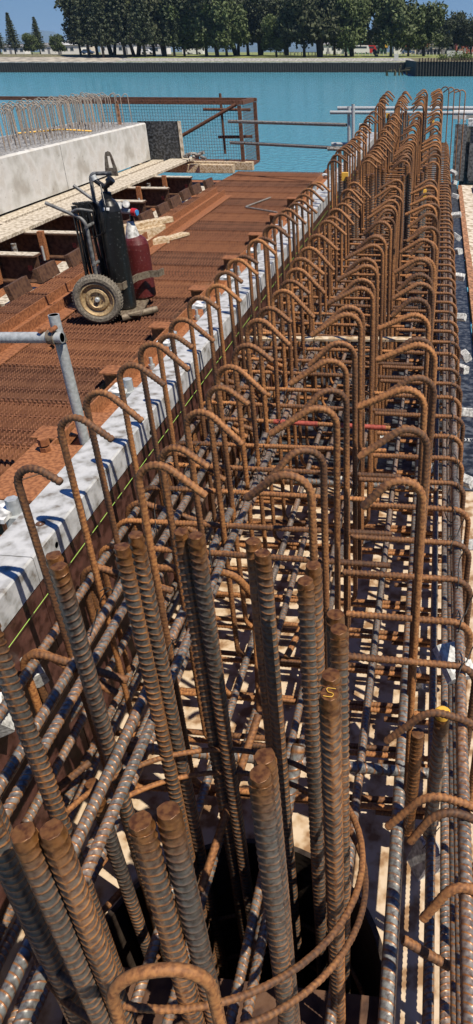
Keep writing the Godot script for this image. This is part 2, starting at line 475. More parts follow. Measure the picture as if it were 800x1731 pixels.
func broad_tree(seed_: int, h: float, spread: float, base: Vector3) -> Array:
	var r := RandomNumberGenerator.new(); r.seed = seed_
	var t := MB.new()
	var c := MB.new()
	var stems := r.randi_range(1, 3)
	for s in stems:
		var lean := Vector3(r.randf_range(-1, 1), 0, r.randf_range(-1, 1)) * h * 0.10 * (stems - 1)
		t.tube(pv([Vector3(lean.x * 0.2, -0.3, lean.z * 0.2), lean * 0.6 + Vector3(0, h * 0.25, 0), lean + Vector3(0, h * 0.7, 0)]), h * 0.034, 7, false, h * 0.012)
	for k in 24:
		var a := r.randf() * TAU
		var rad := spread * sqrt(r.randf()) * 0.8
		var p := Vector3(cos(a) * rad, h * r.randf_range(0.30, 0.92), sin(a) * rad)
		t.tube(pv([Vector3(0, h * 0.28, 0), p * Vector3(0.5, 0.8, 0.5), p]), h * 0.012, 5, false, h * 0.004)
		var cl := spread * r.randf_range(0.30, 0.46)
		for q in 105:
			var d := Vector3(r.randfn(), r.randfn() * 0.7, r.randfn()).normalized() * cl * pow(r.randf(), 0.4)
			leaf_cluster(c, p + d, h * 0.042, 1.0, r, base)
	return [t.done(M.trunk), c.done(M.leaf)]

func conifer(seed_: int, h: float, spread: float, base: Vector3) -> Array:
	var r := RandomNumberGenerator.new(); r.seed = seed_
	var t := MB.new()
	var c := MB.new()
	t.tube(pv([Vector3(0, -0.3, 0), Vector3(0, h * 0.5, 0), Vector3(0, h * 0.97, 0)]), h * 0.022, 7, false, h * 0.004)
	var tiers := 15
	for k in tiers:
		var f := float(k) / (tiers - 1)
		var y := h * lerpf(0.17, 0.98, f)
		var rad := spread * lerpf(1.0, 0.07, pow(f, 0.9)) * r.randf_range(0.8, 1.1)
		var arms := 7 if k < tiers - 3 else 4
		for a in arms:
			var an := TAU * (a + r.randf() * 0.5) / arms
			var dir := Vector3(cos(an), 0.10, sin(an))
			t.tube(pv([Vector3(0, y, 0), Vector3(0, y, 0) + dir * rad * 0.9]), h * 0.005, 4, false, h * 0.002)
			for q in 13:
				var e := (0.2 + 0.8 * float(q) / 12.0)
				leaf_cluster(c, Vector3(0, y, 0) + dir * rad * e + Vector3(r.randf_range(-1, 1), r.randf_range(-0.4, 0.5), r.randf_range(-1, 1)) * h * 0.015, h * 0.028 * (1.25 - 0.5 * e), 1.0, r, base)
	return [t.done(M.trunk), c.done(M.leaf)]

func house(u: float, v: float, y: float, w: float, h: float, d: float, roof_h: float, wall: Material, roof: Material, label: String, cat := "house") -> void:
	var o := thing("harbour_house", label, cat, sh(u, y, v), YAW)
	build("wall", box_mesh(Vector3(w, h, d), wall, Vector3(0, h / 2, 0)), o)
	var b := MB.new()
	b.prism(PackedVector2Array([Vector2(-d / 2 - 0.4, h), Vector2(d / 2 + 0.4, h), Vector2(0, h + roof_h)]), -w / 2 - 0.4, w / 2 + 0.4, Transform3D(Basis(Vector3.UP, PI / 2), Vector3.ZERO))
	build("roof", b.done(roof), o)
	var k := 0
	var x := -w / 2 + 1.2
	while x < w / 2 - 1.0:
		if k % 3 == 1: build("door", box_mesh(Vector3(0.9, 2.0, 0.06), M.roof_grey, Vector3(x, 1.0, d / 2 + 0.03)), o)
		else:
			var wi := build("window", box_mesh(Vector3(1.35, 1.15, 0.05), M.white, Vector3(x, h * 0.55, d / 2 + 0.025)), o)
			build("pane", box_mesh(Vector3(1.15, 0.95, 0.03), M.glass, Vector3(x, h * 0.55, d / 2 + 0.05)), wi)
		x += 2.2; k += 1

func parked(u: float, v: float, y: float, kind: String, paint: Material, label: String) -> void:
	var o := thing("parked_" + kind, label, kind, sh(u, y, v), YAW)
	var l := 4.4 if kind == "car" else 6.2
	var b := MB.new()
	var pr: PackedVector2Array
	if kind == "car": pr = PackedVector2Array([Vector2(-2.2, 0.35), Vector2(2.2, 0.35), Vector2(2.2, 0.85), Vector2(1.2, 0.95), Vector2(0.6, 1.45), Vector2(-1.2, 1.45), Vector2(-1.9, 0.95), Vector2(-2.2, 0.9)])
	else: pr = PackedVector2Array([Vector2(-3.1, 0.4), Vector2(3.1, 0.4), Vector2(3.1, 1.3), Vector2(2.6, 2.6), Vector2(-3.1, 2.7)])
	b.prism(pr, -0.85, 0.85)
	build("body", b.done(paint), o)
	if kind == "car": build("window", box_mesh(Vector3(1.9, 0.36, 0.03), M.glass, Vector3(-0.3, 1.18, 0.86)), o)
	else: build("window", box_mesh(Vector3(4.6, 0.6, 0.03), M.glass, Vector3(-0.2, 2.0, 0.86)), o)
	for s in [-1.0, 1.0]:
		for z in [-0.8, 0.8]:
			var w := MB.new()
			w.tube(pv([Vector3(s * l * 0.31, 0.33, z - 0.1), Vector3(s * l * 0.31, 0.33, z + 0.1)]), 0.33, 12)
			build("wheel", w.done(M.black), o)

func make_shore() -> void:
	var wb := MB.new()
	wb.quad(Vector3(-700, WATER_Y, 60), Vector3(700, WATER_Y, 60), Vector3(700, WATER_Y, -330), Vector3(-700, WATER_Y, -330), Vector3.UP)
	struct("water", wb.done(M.water))
	# ground behind the quay
	struct("harbour_bed", strip([[216.6, -0.75], [216.61, -9.0]], -330, 330, M.sheet))
	struct("grass_verge", strip([[216.7, -0.72], [221.0, -0.45]], -62, 330, M.grass))
	struct("promenade", strip([[221.0, -0.44], [228.0, 0.26]], -62, 330, M.path))
	struct("park_lawn", strip([[228.0, 0.25], [262, 0.72], [300, 1.0], [420, 1.05]], -62, 330, M.grass, 24, 0.8))
	struct("beach", strip([[216.7, -0.72], [228, -0.2], [252, 0.45]], -330, -62, M.sand, 20, 1.0))
	struct("dune", strip([[250, 0.42], [256, 0.95], [268, 0.9], [420, 1.05]], -330, -60, M.dune, 40, 2.5))
	struct("terrain", strip([[419, 1.0], [900, 1.1], [9000, 1.2]], -6000, 6000, M.grass, 8))
	# hazy range of hills
	var hb := MB.new()
	var nh := 130
	for ridge in [[7200.0, 1.0, 3.0], [10500.0, 1.75, 11.0]]:
		for i in nh:
			for k in 5:
				var pts := []
				for q in [[i, k], [i + 1, k], [i + 1, k + 1], [i, k + 1]]:
					var u := lerpf(-5200, 5200, float(q[0]) / nh)
					var f: float = float(q[1]) / 5.0
					var prof := sin(f * PI * 0.5)
					var hh: float = (95.0 + 80.0 * fn.get_noise_1d(u * 0.011 + ridge[2] * 50.0) + 30.0 * fn.get_noise_1d(u * 0.05 + ridge[2]) - 0.010 * (u + 3400.0)) * ridge[1]
					hh = maxf(hh, 8.0)
					pts.append(sh(u, -2 + prof * hh + 6.0 * fn.get_noise_2d(u * 0.2, f * 90.0) * prof, ridge[0] + f * 1400.0))
				hb.quad(pts[0], pts[1], pts[2], pts[3], Vector3(0, 1, 0.6))
	struct("hills", hb.done(M.hill))
	# main sheet pile quay
	var q := thing("sheet_pile_quay", "long dark sheet pile quay wall across the far side of the harbour", "quay wall", sh(0, WATER_Y - 1.0, 216.5), YAW)
	tag(build("sheet_piles", corrugated(-200, 15.0, 0.62, 0.28, 3.1, M.sheet), q), "", "", "", "stuff")
	build("cap_beam", box_mesh(Vector3(215, 0.22, 0.7), M.path, Vector3(-92.5, 3.18, -0.35)), q)
	# nearer return of the quay on the right
	var e := thing("sheet_pile_quay", "nearer dark sheet pile wall with ragged rusty tops at the right of the harbour", "quay wall", sh(0, WATER_Y - 1.0, 180), YAW)
	tag(build("sheet_piles", corrugated(13.6, 90.0, 0.62, 0.28, 3.7, M.sheet), e), "", "", "", "stuff")
	var rb := MB.new()
	var uu := 13.9
	while uu < 60.0:
		var hgt := 0.62 + 0.35 * absf(fn.get_noise_1d(uu * 9.0))
		rb.prism(PackedVector2Array([Vector2(uu, 3.7), Vector2(uu + 0.36, 3.7), Vector2(uu + 0.30, 3.7 + hgt), Vector2(uu + 0.02, 3.7 + hgt * 0.86)]), -0.05, 0.05)
		uu += 0.62
	tag(build("ragged_pile_tops", rb.done(M.sheet_rust), e), "", "", "", "stuff")
	build("end_wall", box_mesh(Vector3(0.5, 3.7, 37), M.sheet, Vector3(13.6, 1.85, -18.6)), e)
	struct("quay_fill", strip([[180.2, -0.2], [200, 0.3], [217, 0.4]], 13.6, 120, M.dune, 12))
	# scrub on the quay fill
	var sc := 0
	for s in [[23.5, 190.0, 1.5], [25.5, 191.0, 1.1], [29.0, 190.0, 1.0], [31.0, 189.0, 1.3], [20.5, 193.0, 0.8]]:
		var r := RandomNumberGenerator.new(); r.seed = 700 + sc
		var c := MB.new()
		for k in 260:
			var d: Vector3 = Vector3(r.randfn() * 0.7, absf(r.randfn()) * 0.55, r.randfn() * 0.7) * s[2]
			leaf_cluster(c, d, 0.2, 1.0, r, Vector3(0.085, 0.115, 0.03))
		var sb := thing("shrub", ["largest green shrub on the far quay beside the white boxes", "middling green shrub just right of the largest one on the far quay", "low green shrub second from the right edge on the far quay", "green shrub at the right edge of the far quay", "smallest green shrub at the left of the others on the far quay"][sc], "shrub", sh(s[0], 0.1, s[1]), YAW, "shrubs on the far quay")
		build("foliage", c.done(M.leaf), sb)
		build("stem", tube_mesh(pv([Vector3(0, -0.2, 0), Vector3(0.1, 0.5, 0)]), 0.05, M.trunk, 5), sb)
		sc += 1
	# trees of the park
	var dark := Vector3(0.034, 0.047, 0.020)
	var mid := Vector3(0.058, 0.078, 0.028)
	var kinds := [broad_tree(101, 15.0, 7.0, dark * Vector3(1.25, 1.1, 1.0)), broad_tree(102, 13.0, 7.0, dark * 0.9), broad_tree(103, 11.0, 5.2, mid * Vector3(1.1, 1.15, 0.9)), conifer(104, 21.0, 5.2, dark), conifer(105, 17.0, 4.6, dark * 1.1), broad_tree(106, 9.5, 4.6, mid * 1.25)]
	var words := ["broad dark evergreen tree", "spreading dark tree", "bushy mid green tree", "tall tiered pine", "tiered pine", "small light green tree"]
	# picture column (of 800), distance, kind, scale
	var spots := [[3, 300, 4, 0.62], [28, 305, 4, 0.72], [56, 300, 2, 0.42], [70, 312, 4, 0.66], [101, 300, 2, 0.40],
		[138, 262, 3, 0.86], [152, 248, 3, 0.95], [166, 256, 1, 0.9], [176, 244, 3, 0.85], [192, 262, 0, 0.85], [212, 246, 3, 1.0], [231, 252, 0, 0.9], [246, 240, 3, 0.9], [262, 258, 1, 0.95], [280, 250, 0, 0.82], [296, 243, 4, 1.0], [313, 246, 2, 0.86],
		[334, 285, 2, 0.7], [350, 246, 1, 0.95], [369, 243, 5, 1.05], [384, 243, 2, 0.92], [402, 262, 0, 0.85], [420, 254, 1, 0.9], [440, 265, 0, 0.85], [468, 240, 2, 0.66], [486, 262, 0, 0.85], [515, 240, 1, 0.86], [541, 241, 0, 0.98], [566, 262, 1, 0.8],
		[585, 241, 2, 0.95], [596, 247, 5, 1.2], [661, 245, 5, 1.25], [690, 247, 2, 0.82], [716, 250, 5, 1.0], [742, 285, 1, 0.6], [770, 300, 0, 0.62], [795, 290, 1, 0.62], [636, 330, 0, 0.55], [676, 335, 1, 0.55]]
	var nk := 0
	for s in spots:
		var v: float = s[1]
		var zc := v * 0.8402 + 0.877
		var u: float = (s[0] - 598.0) / 1205.0 * zc
		var kd: int = s[2]
		nk += 1
		var y := 0.25 + (v - 228.0) / 34.0 * 0.47 if v < 262 else 0.9
		var t := thing("tiered_pine" if kd in [3, 4] else "park_tree", "%s, %s from the left in the park across the harbour" % [words[kd], ord_word(nk)], "tree", sh(u, y, v), nk * 1.7, "trees in the park across the harbour")
		t.scale = Vector3.ONE * float(s[3]) * (1.28 if kd not in [3, 4] else 1.0)
		build("trunk", kinds[kd][0], t)
		build("crown", kinds[kd][1], t)
	# houses, vehicles, fence
	house(px_u(119, 320), 320, 0.95, 11, 2.9, 7, 1.0, M.house, M.white, "white low house with a pale roof left of the tall pines across the harbour")
	house(px_u(92, 335), 335, 0.95, 8, 2.6, 6, 1.1, M.house, M.roof_grey, "small white house with grey roof near the left pines across the harbour")
	house(px_u(140, 350), 350, 0.95, 10, 3.4, 7, 1.2, M.house_cream, M.white, "cream house behind the trunks of the tallest pines across the harbour")
	house(px_u(205, 330), 330, 0.95, 13, 3.2, 8, 1.4, M.house, M.roof_grey, "long white house behind the dark trees across the harbour")
	house(px_u(262, 340), 340, 0.95, 12, 2.8, 7, 1.4, M.house, M.roof_grey, "white house with grey roof second from the gap in the trees")
	house(px_u(330, 325), 325, 0.95, 8, 3.6, 7, 2.0, M.house, M.roof_red, "white house with red gable roof seen through the gap in the trees")
	house(px_u(566, 345), 345, 0.95, 12, 3.2, 7, 1.2, M.house, M.roof_grey, "pale house behind the park trees near the middle of the far shore")
	house(px_u(620, 345), 345, 0.95, 16, 4.0, 9, 1.6, M.roof_green, M.roof_green, "large green shed behind the parked vehicles", "shed")
	house(px_u(682, 330), 330, 0.95, 8, 3.2, 8, 2.2, M.house, M.roof_grey, "white house with steep grey roof left of the red roofed one")
	house(px_u(703, 318), 318, 0.95, 9, 2.4, 6, 1.8, M.house_cream, M.roof_red, "low cream house with long red roof on the far shore")
	house(px_u(745, 335), 335, 0.95, 11, 3.0, 7, 1.5, M.house_cream, M.roof_grey, "cream house with grey roof behind the dark fence")
	house(px_u(788, 330), 330, 0.95, 9, 3.8, 7, 1.5, M.roof_red, M.roof_grey, "dark red house at the right end of the far shore")
	house(px_u(30, 345), 345, 0.95, 9, 2.4, 6, 1.0, M.house, M.roof_grey, "white house at the left end of the far shore")
	parked(px_u(610, 300), 300, 1.0, "van", M.car_white, "white van parked beside the red one across the harbour")
	parked(px_u(622, 302), 302, 1.0, "van", M.car_red, "red van parked in front of the green shed across the harbour")
	parked(px_u(250, 300), 300, 1.0, "car", M.car_white, "white car parked under the dark trees across the harbour")
	parked(px_u(329, 298), 298, 1.0, "van", M.car_white, "white van parked in the gap between the trees")
	parked(px_u(690, 296), 296, 1.0, "car", M.car_blue, "dark blue car parked before the red roofed house")
	parked(px_u(150, 300), 300, 1.0, "car", M.car_blue, "dark car parked among the pine trunks at the left")
	var f := thing("dark_fence", "dark paling fence behind the bollards on the far shore", "fence", sh(px_u(735, 292), 1.0, 292), YAW)
	build("fence_board", box_mesh(Vector3(13, 1.5, 0.1), M.roof_grey, Vector3(0, 0.75, 0)), f)
	for k in 7: build("fence_post", box_mesh(Vector3(0.15, 1.7, 0.15), M.trunk, Vector3(-6.4 + k * 2.13, 0.85, 0.14)), f)
	var bo: Node3D = null
	var kx := 0
	for x in range(474, 800, 6):
		var at := sh(px_u(x, 262), 0.72, 262)
		if bo == null:
			var b := MB.new()
			b.lathe(PackedVector2Array([Vector2(0, 0.95), Vector2(0.09, 0.93), Vector2(0.11, 0.86), Vector2(0.11, -0.1)]), 8)
			bo = solo("bollard", b.done(M.white), "white post along the park road across the harbour, leftmost of the row", "bollard", at, "white posts along the park road")
			bo.set_meta("base_name", "bollard")
		else:
			copy(bo, "white post along the park road across the harbour, %s from the left" % ord_word(kx + 1)).position = at
		kx += 1
	var rl := thing("park_rail", "low pale rail on posts in front of the park trees", "rail", sh(px_u(505, 264), 0.72, 264), YAW)
	build("rail", box_mesh(Vector3(15, 0.12, 0.1), M.white, Vector3(0, 0.85, 0)), rl)
	for k in 8: build("post", box_mesh(Vector3(0.12, 0.85, 0.12), M.white, Vector3(-7.2 + k * 2.05, 0.42, 0)), rl)
	solo("notice_board", box_mesh(Vector3(1.15, 1.5, 0.12), M.white, Vector3(0, 0.9, 0), Basis(Vector3.UP, YAW)), "white board standing on the promenade slope above the quay", "sign", sh(px_u(670, 222), -0.4, 222))
	var ys := thing("yellow_sign", "small yellow sign on a post beside the parked vehicles", "sign", sh(px_u(653, 280), 0.9, 280), YAW)
	build("post", tube_mesh(pv([Vector3(0, 0, 0), Vector3(0, 2.4, 0)]), 0.05, M.grey_steel, 6), ys)
	build("sign_plate", box_mesh(Vector3(0.9, 0.8, 0.05), M.yellow, Vector3(0, 2.4, 0.08)), ys)
	var ti := thing("tilted_buoy", "grey navigation buoy lying tilted on the lawn", "buoy", sh(px_u(636, 250), 0.55, 250), YAW)
	var tb := MB.new()
	tb.lathe(PackedVector2Array([Vector2(0, 0), Vector2(0.55, 0.05), Vector2(0.6, 0.8), Vector2(0.35, 1.5), Vector2(0, 1.6)]), 12, Transform3D(Basis(Vector3(0, 0, 1), 0.6), Vector3(0, 0.5, 0)))
	build("drum", tb.done(M.grey_steel), ti)
	build("cradle", box_mesh(Vector3(1.0, 0.5, 0.8), M.roof_grey, Vector3(0.1, 0.25, 0)), ti)
	var wx := 0
	for s in [[762.0, 2.0], [777.0, 1.2]]:
		solo("white_cabinet", box_mesh(Vector3(s[1] * 1.2, 1.5, 1.2), M.white, Vector3(0, 0.75, 0), Basis(Vector3.UP, YAW)), ["wider white cabinet at the right of the bollards", "narrower white cabinet at the right of the bollards"][wx], "cabinet", sh(px_u(s[0], 240), 0.45, 240))
		wx += 1
	# broken timbers standing in the water before the return wall
	var tx := 0
	for s in [[656.0, 1.2, 0.7, 0.30], [668.0, 1.1, -0.15, 0.26], [676.0, 1.9, 0.12, 0.2], [684.0, 1.3, 1.1, 0.24], [692.0, 1.9, 0.9, 0.2]]:
		var zc := 185.0 * 0.84 + 2.4
		var b := MB.new()
		b.tube(pv([Vector3(0, -1, 0), Vector3(-s[2] * s[1] * 0.4, s[1] * 0.7, 0), Vector3(s[2] * s[1], s[1] * (1.0 if s[2] < 0.5 else 0.8), 0.2)]), s[3] * 1.3, 7, true, s[3] * 0.7)
		solo("broken_timber", b.done(M.old_timber), ["leftmost broken timber leaning in the water", "second broken timber, short and upright, in the water", "thin upright broken timber between the leaning ones", "mossy broken timber leaning right in the water", "rightmost broken timber, leaning against the return wall"][tx], "timber", sh((s[0] - 598.0) / 1205.0 * zc, WATER_Y, 185 + tx * 0.8))
		tx += 1

func px_u(x: float, v: float) -> float:
	return (x - 598.0) / 1205.0 * (v * 0.8402 + 0.877)

func corrugated(u0: float, u1: float, pitch: float, depth: float, h: float, m: Material) -> ArrayMesh:
	var b := MB.new()
	var u := u0
	while u < u1:
		var p := [Vector2(u, 0), Vector2(u + pitch * 0.3, 0), Vector2(u + pitch * 0.5, -depth), Vector2(u + pitch * 0.8, -depth), Vector2(u + pitch, 0)]
		for i in 4:
			b.quad(Vector3(p[i].x, 0, p[i].y), Vector3(p[i + 1].x, 0, p[i + 1].y), Vector3(p[i + 1].x, h, p[i + 1].y), Vector3(p[i].x, h, p[i].y), Vector3(0, 0, 1))
		b.quad(Vector3(u, h, 0), Vector3(u + pitch, h, 0), Vector3(u + pitch, h, -0.9), Vector3(u, h, -0.9), Vector3.UP)
		u += pitch
	return b.done(m)

# ------------------------------------------------------------------ soffit formwork under the cage
const PILE := Vector3(-0.325, 0, -0.665)
const PILE_R := 0.3252

func make_floor() -> void:
	# near ply with a round hole for the pile casing
	var fl := Node3D.new()
	fl.name = numbered("formwork_floor")
	add_child(fl)
	fl.set_meta("kind", "structure")
	var x0 := -0.98; var x1 := 0.24; var z0 := -1.452; var z1 := 1.0
	var b := MB.new()
	var seg := 64
	var rim := func(k: int) -> Vector3: return PILE + Vector3(cos(TAU * k / seg), 0, sin(TAU * k / seg)) * PILE_R
	var edge := func(k: int) -> Vector3:
		var d := Vector3(cos(TAU * k / seg), 0, sin(TAU * k / seg))
		var t := 1e9
		if d.x > 1e-6: t = minf(t, (x1 - PILE.x) / d.x)
		if d.x < -1e-6: t = minf(t, (x0 - PILE.x) / d.x)
		if d.z > 1e-6: t = minf(t, (z1 - PILE.z) / d.z)
		if d.z < -1e-6: t = minf(t, (z0 - PILE.z) / d.z)
		return PILE + d * t
	for k in seg:
		var a: Vector3 = rim.call(k); var c: Vector3 = rim.call(k + 1); var e: Vector3 = edge.call(k); var f: Vector3 = edge.call(k + 1)
		b.quad(a, c, f, e, Vector3.UP)
		b.quad(a, c, c + Vector3.DOWN * 0.02, a + Vector3.DOWN * 0.02, PILE - a)
		# corners of the sheet
		if absf(e.x - f.x) > 1e-4 and absf(e.z - f.z) > 1e-4:
			var cx := x1 if (e.x + f.x) * 0.5 > PILE.x else x0
			var cz := z1 if (e.z + f.z) * 0.5 > PILE.z else z0
			b.flat(e, f, Vector3(cx, 0, cz), Vector3.UP)
	build("ply_sheet", b.done(M.ply), fl)
	var sheet := func(xa: float, xb: float, za: float, zb: float, m: Material, y: float) -> void:
		build("ply_sheet", box_mesh(Vector3(xb - xa, 0.018, za - zb), m), fl, Vector3((xa + xb) / 2, y - 0.009, (za + zb) / 2))
	sheet.call(-0.98, 0.24, -1.455, -2.715, M.ply, 0.0)
	sheet.call(0.243, 0.95, 1.0, -1.30, M.ply, -0.002)
	sheet.call(0.243, 0.95, -1.303, -2.715, M.ply, -0.001)
	var z := -2.72
	while z > -11.4:
		var e := maxf(z - 2.4, -11.6)
		sheet.call(-0.98, 0.300, z, e + 0.004, M.film_ply, 0.004)
		z -= 2.4
	# orange timber edge strips and the pale walkway right of them
	var k := 0
	z = -2.9
	while z > -11.0:
		var bb := MB.new(); bb.cbox(Vector3.ZERO, Vector3(0.055, 0.035, 2.04), 0.003)
		build("edge_batten", bb.done(M.orange_timber), fl, Vector3(0.332 + 0.004 * (k % 2), 0.0175, z - 1.02))
		z -= 2.05; k += 1
	z = -2.72
	k = 0
	while z > -11.3:
		sheet.call(0.365, 1.56, z, maxf(z - 1.197, -11.4), M.ply_pale, -0.004 - 0.002 * (k % 2))
		z -= 1.2; k += 1
	for kk in 12: build("bearer", box_mesh(Vector3(3.2, 0.22, 0.1), M.rust_dark), fl, Vector3(0.1, -0.14, 0.4 - kk * 1.05))
	# printed words on the film faced ply, as the photograph shows
	var tm := TextMesh.new()
	tm.text = "Form"
	var sf := SystemFont.new(); sf.font_names = PackedStringArray(["Droid Serif"])
	tm.font = sf; tm.font_size = 32; tm.pixel_size = 0.0018; tm.depth = 0.001
	tm.material = M.white
	var ft := build("printed_word", tm, fl, Vector3(0.232, 0.0095, -3.20))
	ft.rotation = Vector3(-PI / 2, 0, 0)
	# pile casing
	var cb := MB.new()
	cb.lathe(PackedVector2Array([Vector2(0.325, -3.0), Vector2(0.325, 0.022), Vector2(0.313, 0.022), Vector2(0.313, -3.0)]), 64)
	var ca := solo("pile_casing", cb.done(M.casing), "round steel pile casing open below the nearest column bars", "pile", PILE)
	var pc := MB.new(); pc.lathe(PackedVector2Array([Vector2(0.312, -1.45), Vector2(0, -1.43)]), 40)
	build("pile_concrete", pc.done(M.concrete_rough), ca)

# ------------------------------------------------------------------ the finished beam at the left, its planks and the steel beams below
func i_beam(l: float, h: float, w: float, m: Material, t := 0.012) -> ArrayMesh:   # along x, top at 0, from 0 to -l
	var b := MB.new()
	var hw := w / 2; var ht := 0.005
	b.prism(PackedVector2Array([Vector2(-hw, 0), Vector2(hw, 0), Vector2(hw, -t), Vector2(ht, -t - 0.006), Vector2(ht, -h + t + 0.006), Vector2(hw, -h + t), Vector2(hw, -h), Vector2(-hw, -h), Vector2(-hw, -h + t), Vector2(-ht, -h + t + 0.006), Vector2(-ht, -t - 0.006), Vector2(-hw, -t)]), 0, l, Transform3D(Basis(Vector3.UP, -PI / 2), Vector3.ZERO))
	return b.done(m)

func make_block_side() -> void:
	var bl := thing("concrete_beam", "finished pale grey concrete beam at the left, full of projecting hooks", "concrete beam", Vector3(-5.12, 0, -13.72))
	var b := MB.new()
	b.prism(PackedVector2Array([Vector2(0, 0.0), Vector2(0, 0.562), Vector2(-0.018, 0.58), Vector2(-1.25, 0.58), Vector2(-1.27, 0.56), Vector2(-1.27, 0)]), 0, 12.4)
	build("beam_body", b.done(M.concrete), bl)
	var rt := MB.new()   # rough cast top
	var nx := 14; var nz := 150
	for i in nx:
		for k in nz:
			var p := []
			for q in [[i, k], [i + 1, k], [i + 1, k + 1], [i, k + 1]]:
				var x := lerpf(-1.235, -0.035, float(q[0]) / nx); var z := lerpf(0.02, 12.3, float(q[1]) / nz)
				var hh := 0.584 + 0.010 * fn.get_noise_2d(x * 160, z * 160)
				if q[0] == 0 or q[0] == nx or q[1] == 0: hh = 0.579
				p.append(Vector3(x, hh, z))
			rt.quad(p[0], p[1], p[2], p[3], Vector3.UP)
	build("rough_top", rt.done(M.concrete_rough), bl)
	for zz in [3.35, 5.75, 8.15]:
		build("pour_fin", box_mesh(Vector3(0.004, 0.55, 0.007), M.concrete_rough), bl, Vector3(0.002, 0.28, zz))
	var ah := MB.new()
	var hr2 := RandomNumberGenerator.new(); hr2.seed = 77
	for k in 240:
		var at := Vector3(0.0006, hr2.randf_range(0.03, 0.54), hr2.randf_range(0.05, 9.0))
		ah.lathe(PackedVector2Array([Vector2(0.002 + 0.006 * pow(hr2.randf(), 3.0), 0.0), Vector2(0.0, -0.0004)]), 6, Transform3D(Basis(Vector3(0, 0, 1), -PI / 2), at))
	tag(build("air_hole", ah.done(M.concrete_rough), bl), "", "", "", "stuff")
	# grey hooks standing out of it
	var rows := [[-0.20, -1], [-0.42, -1], [-0.70, 1], [-0.93, 1]]
	var row_words := ["front row nearest the camera", "second row", "third row", "back row"]
	var protos := []
	for s in 3:
		var hr := 0.034
		var lean := 0.01 * (s - 1)
		var path := bent([Vector3(0, -0.04, 0), Vector3(lean, 0.475 + 0.015 * s, 0), Vector3(lean - 0.095, 0.375 + 0.015 * s, 0.02)], hr, 7)
		protos.append(rebar(path, 0.0066, 0.012, 0.0012, 7, Color(0.50, 0.50, 0.49), Color(0.52, 0.43, 0.36), M.hook_grey, 0.0, 50 + s))
	for m in protos: m.surface_get_material(0).vertex_color_use_as_albedo = true
	for r in 4:
		var n := 0
		for k in 48:
			var z := -13.62 + 0.13 * k
			if k in [1, 2, 4] and r < 2: continue
			n += 1
			var o := solo("beam_hook", protos[(k * 7 + r) % 3], "grey hook on the finished beam, %s from the far end, %s" % [ord_word(n), row_words[r]], "rebar hook", Vector3(-5.12 + rows[r][0] + rng.randf_range(-0.012, 0.012), 0.58, z + rng.randf_range(-0.02, 0.02)), "grey hooks on the finished beam")
			o.rotation = Vector3(rng.randf_range(-0.04, 0.04), (0.0 if rows[r][1] < 0 else PI) + rng.randf_range(-0.25, 0.25), rng.randf_range(-0.03, 0.03))
			o.scale.y = 1.0 + 0.04 * rng.randf()
	solo("wooden_peg", box_mesh(Vector3(0.05, 0.36, 0.06), M.orange_timber, Vector3(0, 0.17, 0)), "short orange timber peg at the far end of the finished beam", "peg", Vector3(-5.42, 0.58, -13.3))
	var cable := bent([Vector3(-0.6, 0.02, 0.3), Vector3(-0.3, 0.03, 0), Vector3(0.0, 0.06, 0.1), Vector3(0.35, 0.02, -0.15)], 0.1, 5)
	solo("yellow_rope", tube_mesh(cable, 0.012, M.yellow, 6), "yellow rope lying on top of the finished beam", "rope", Vector3(-5.6, 0.59, -11.6))
	# ledge under the beam, a gap, and the wide plank
	var le := thing("soffit_ledge", "narrow weathered timber ledge at the foot of the finished beam", "ledge", Vector3(-5.06, -0.045, -8.0))
	for k in 5:
		var bb := MB.new(); bb.cbox(Vector3.ZERO, Vector3(0.20, 0.035, 2.385), 0.004)
		build("plank", bb.done(M.plank), le, Vector3(0.0, 0, 4.8 - k * 2.4))
	for k in 9: build("cleat", box_mesh(Vector3(0.30, 0.02, 0.05), M.ply_pale), le, Vector3(0.2, 0.004, 5.0 - k * 1.3))
	var pk := thing("walk_plank", "long weathered scaffold plank beside the finished beam", "plank", Vector3(-4.66, -0.03, -8.0))
	for k in 4:
		var bb := MB.new(); bb.cbox(Vector3.ZERO, Vector3(0.36, 0.04, 2.98), 0.004)
		build("board", bb.done(M.plank), pk, Vector3(0.006 * (k % 2), 0.0, 4.2 - k * 3.0))
	# transverse steel beams that carry it
	var zs := [4.9, 5.9, 6.9, 7.9, 8.9, 9.89, 10.98, 12.1]
	for k in zs.size():
		var o := thing("steel_beam", "rusty I beam end under the scaffold plank, %s from the near end of the deck" % ord_word(k + 1), "steel beam", Vector3(-3.87 + rng.randf_range(-0.03, 0.03), -0.055, -zs[k]), 0.0, "I beam ends under the scaffold plank")
		build("beam", i_beam(2.6, 0.26, 0.15, M.rust_dark), o)
		build("top_flange_board", box_mesh(Vector3(0.70, 0.006, 0.13), M.plank), o, Vector3(-0.36, 0.004, 0))
		build("web_bracket", box_mesh(Vector3(0.06, 0.30, 0.06), M.rust_plate), o, Vector3(-0.42, -0.12, 0.09))
		build("bracket_bolt", tube_mesh(pv([Vector3(-0.42, -0.27, 0.13), Vector3(-0.42, -0.12, 0.13)]), 0.013, M.galv), o)
		build("red_mark", box_mesh(Vector3(0.045, 0.05, 0.002), M.red_paint), o, Vector3(-0.10, -0.13, 0.008))
		if k < 7 and k % 2 == 0:
			solo("screw_jack", tube_mesh(pv([Vector3(0, -0.3, 0), Vector3(0, 0.0, 0), Vector3(0, 0.02, 0)]), 0.028, M.galv_old, 8), "rusty jack bolt under the plank behind the %s I beam end" % ord_word(k + 1), "jack", Vector3(-4.35, -0.08, -zs[k] - 0.45))
		var lb := MB.new(); lb.cbox(Vector3.ZERO, Vector3(0.30, 0.03, 0.55), 0.003)
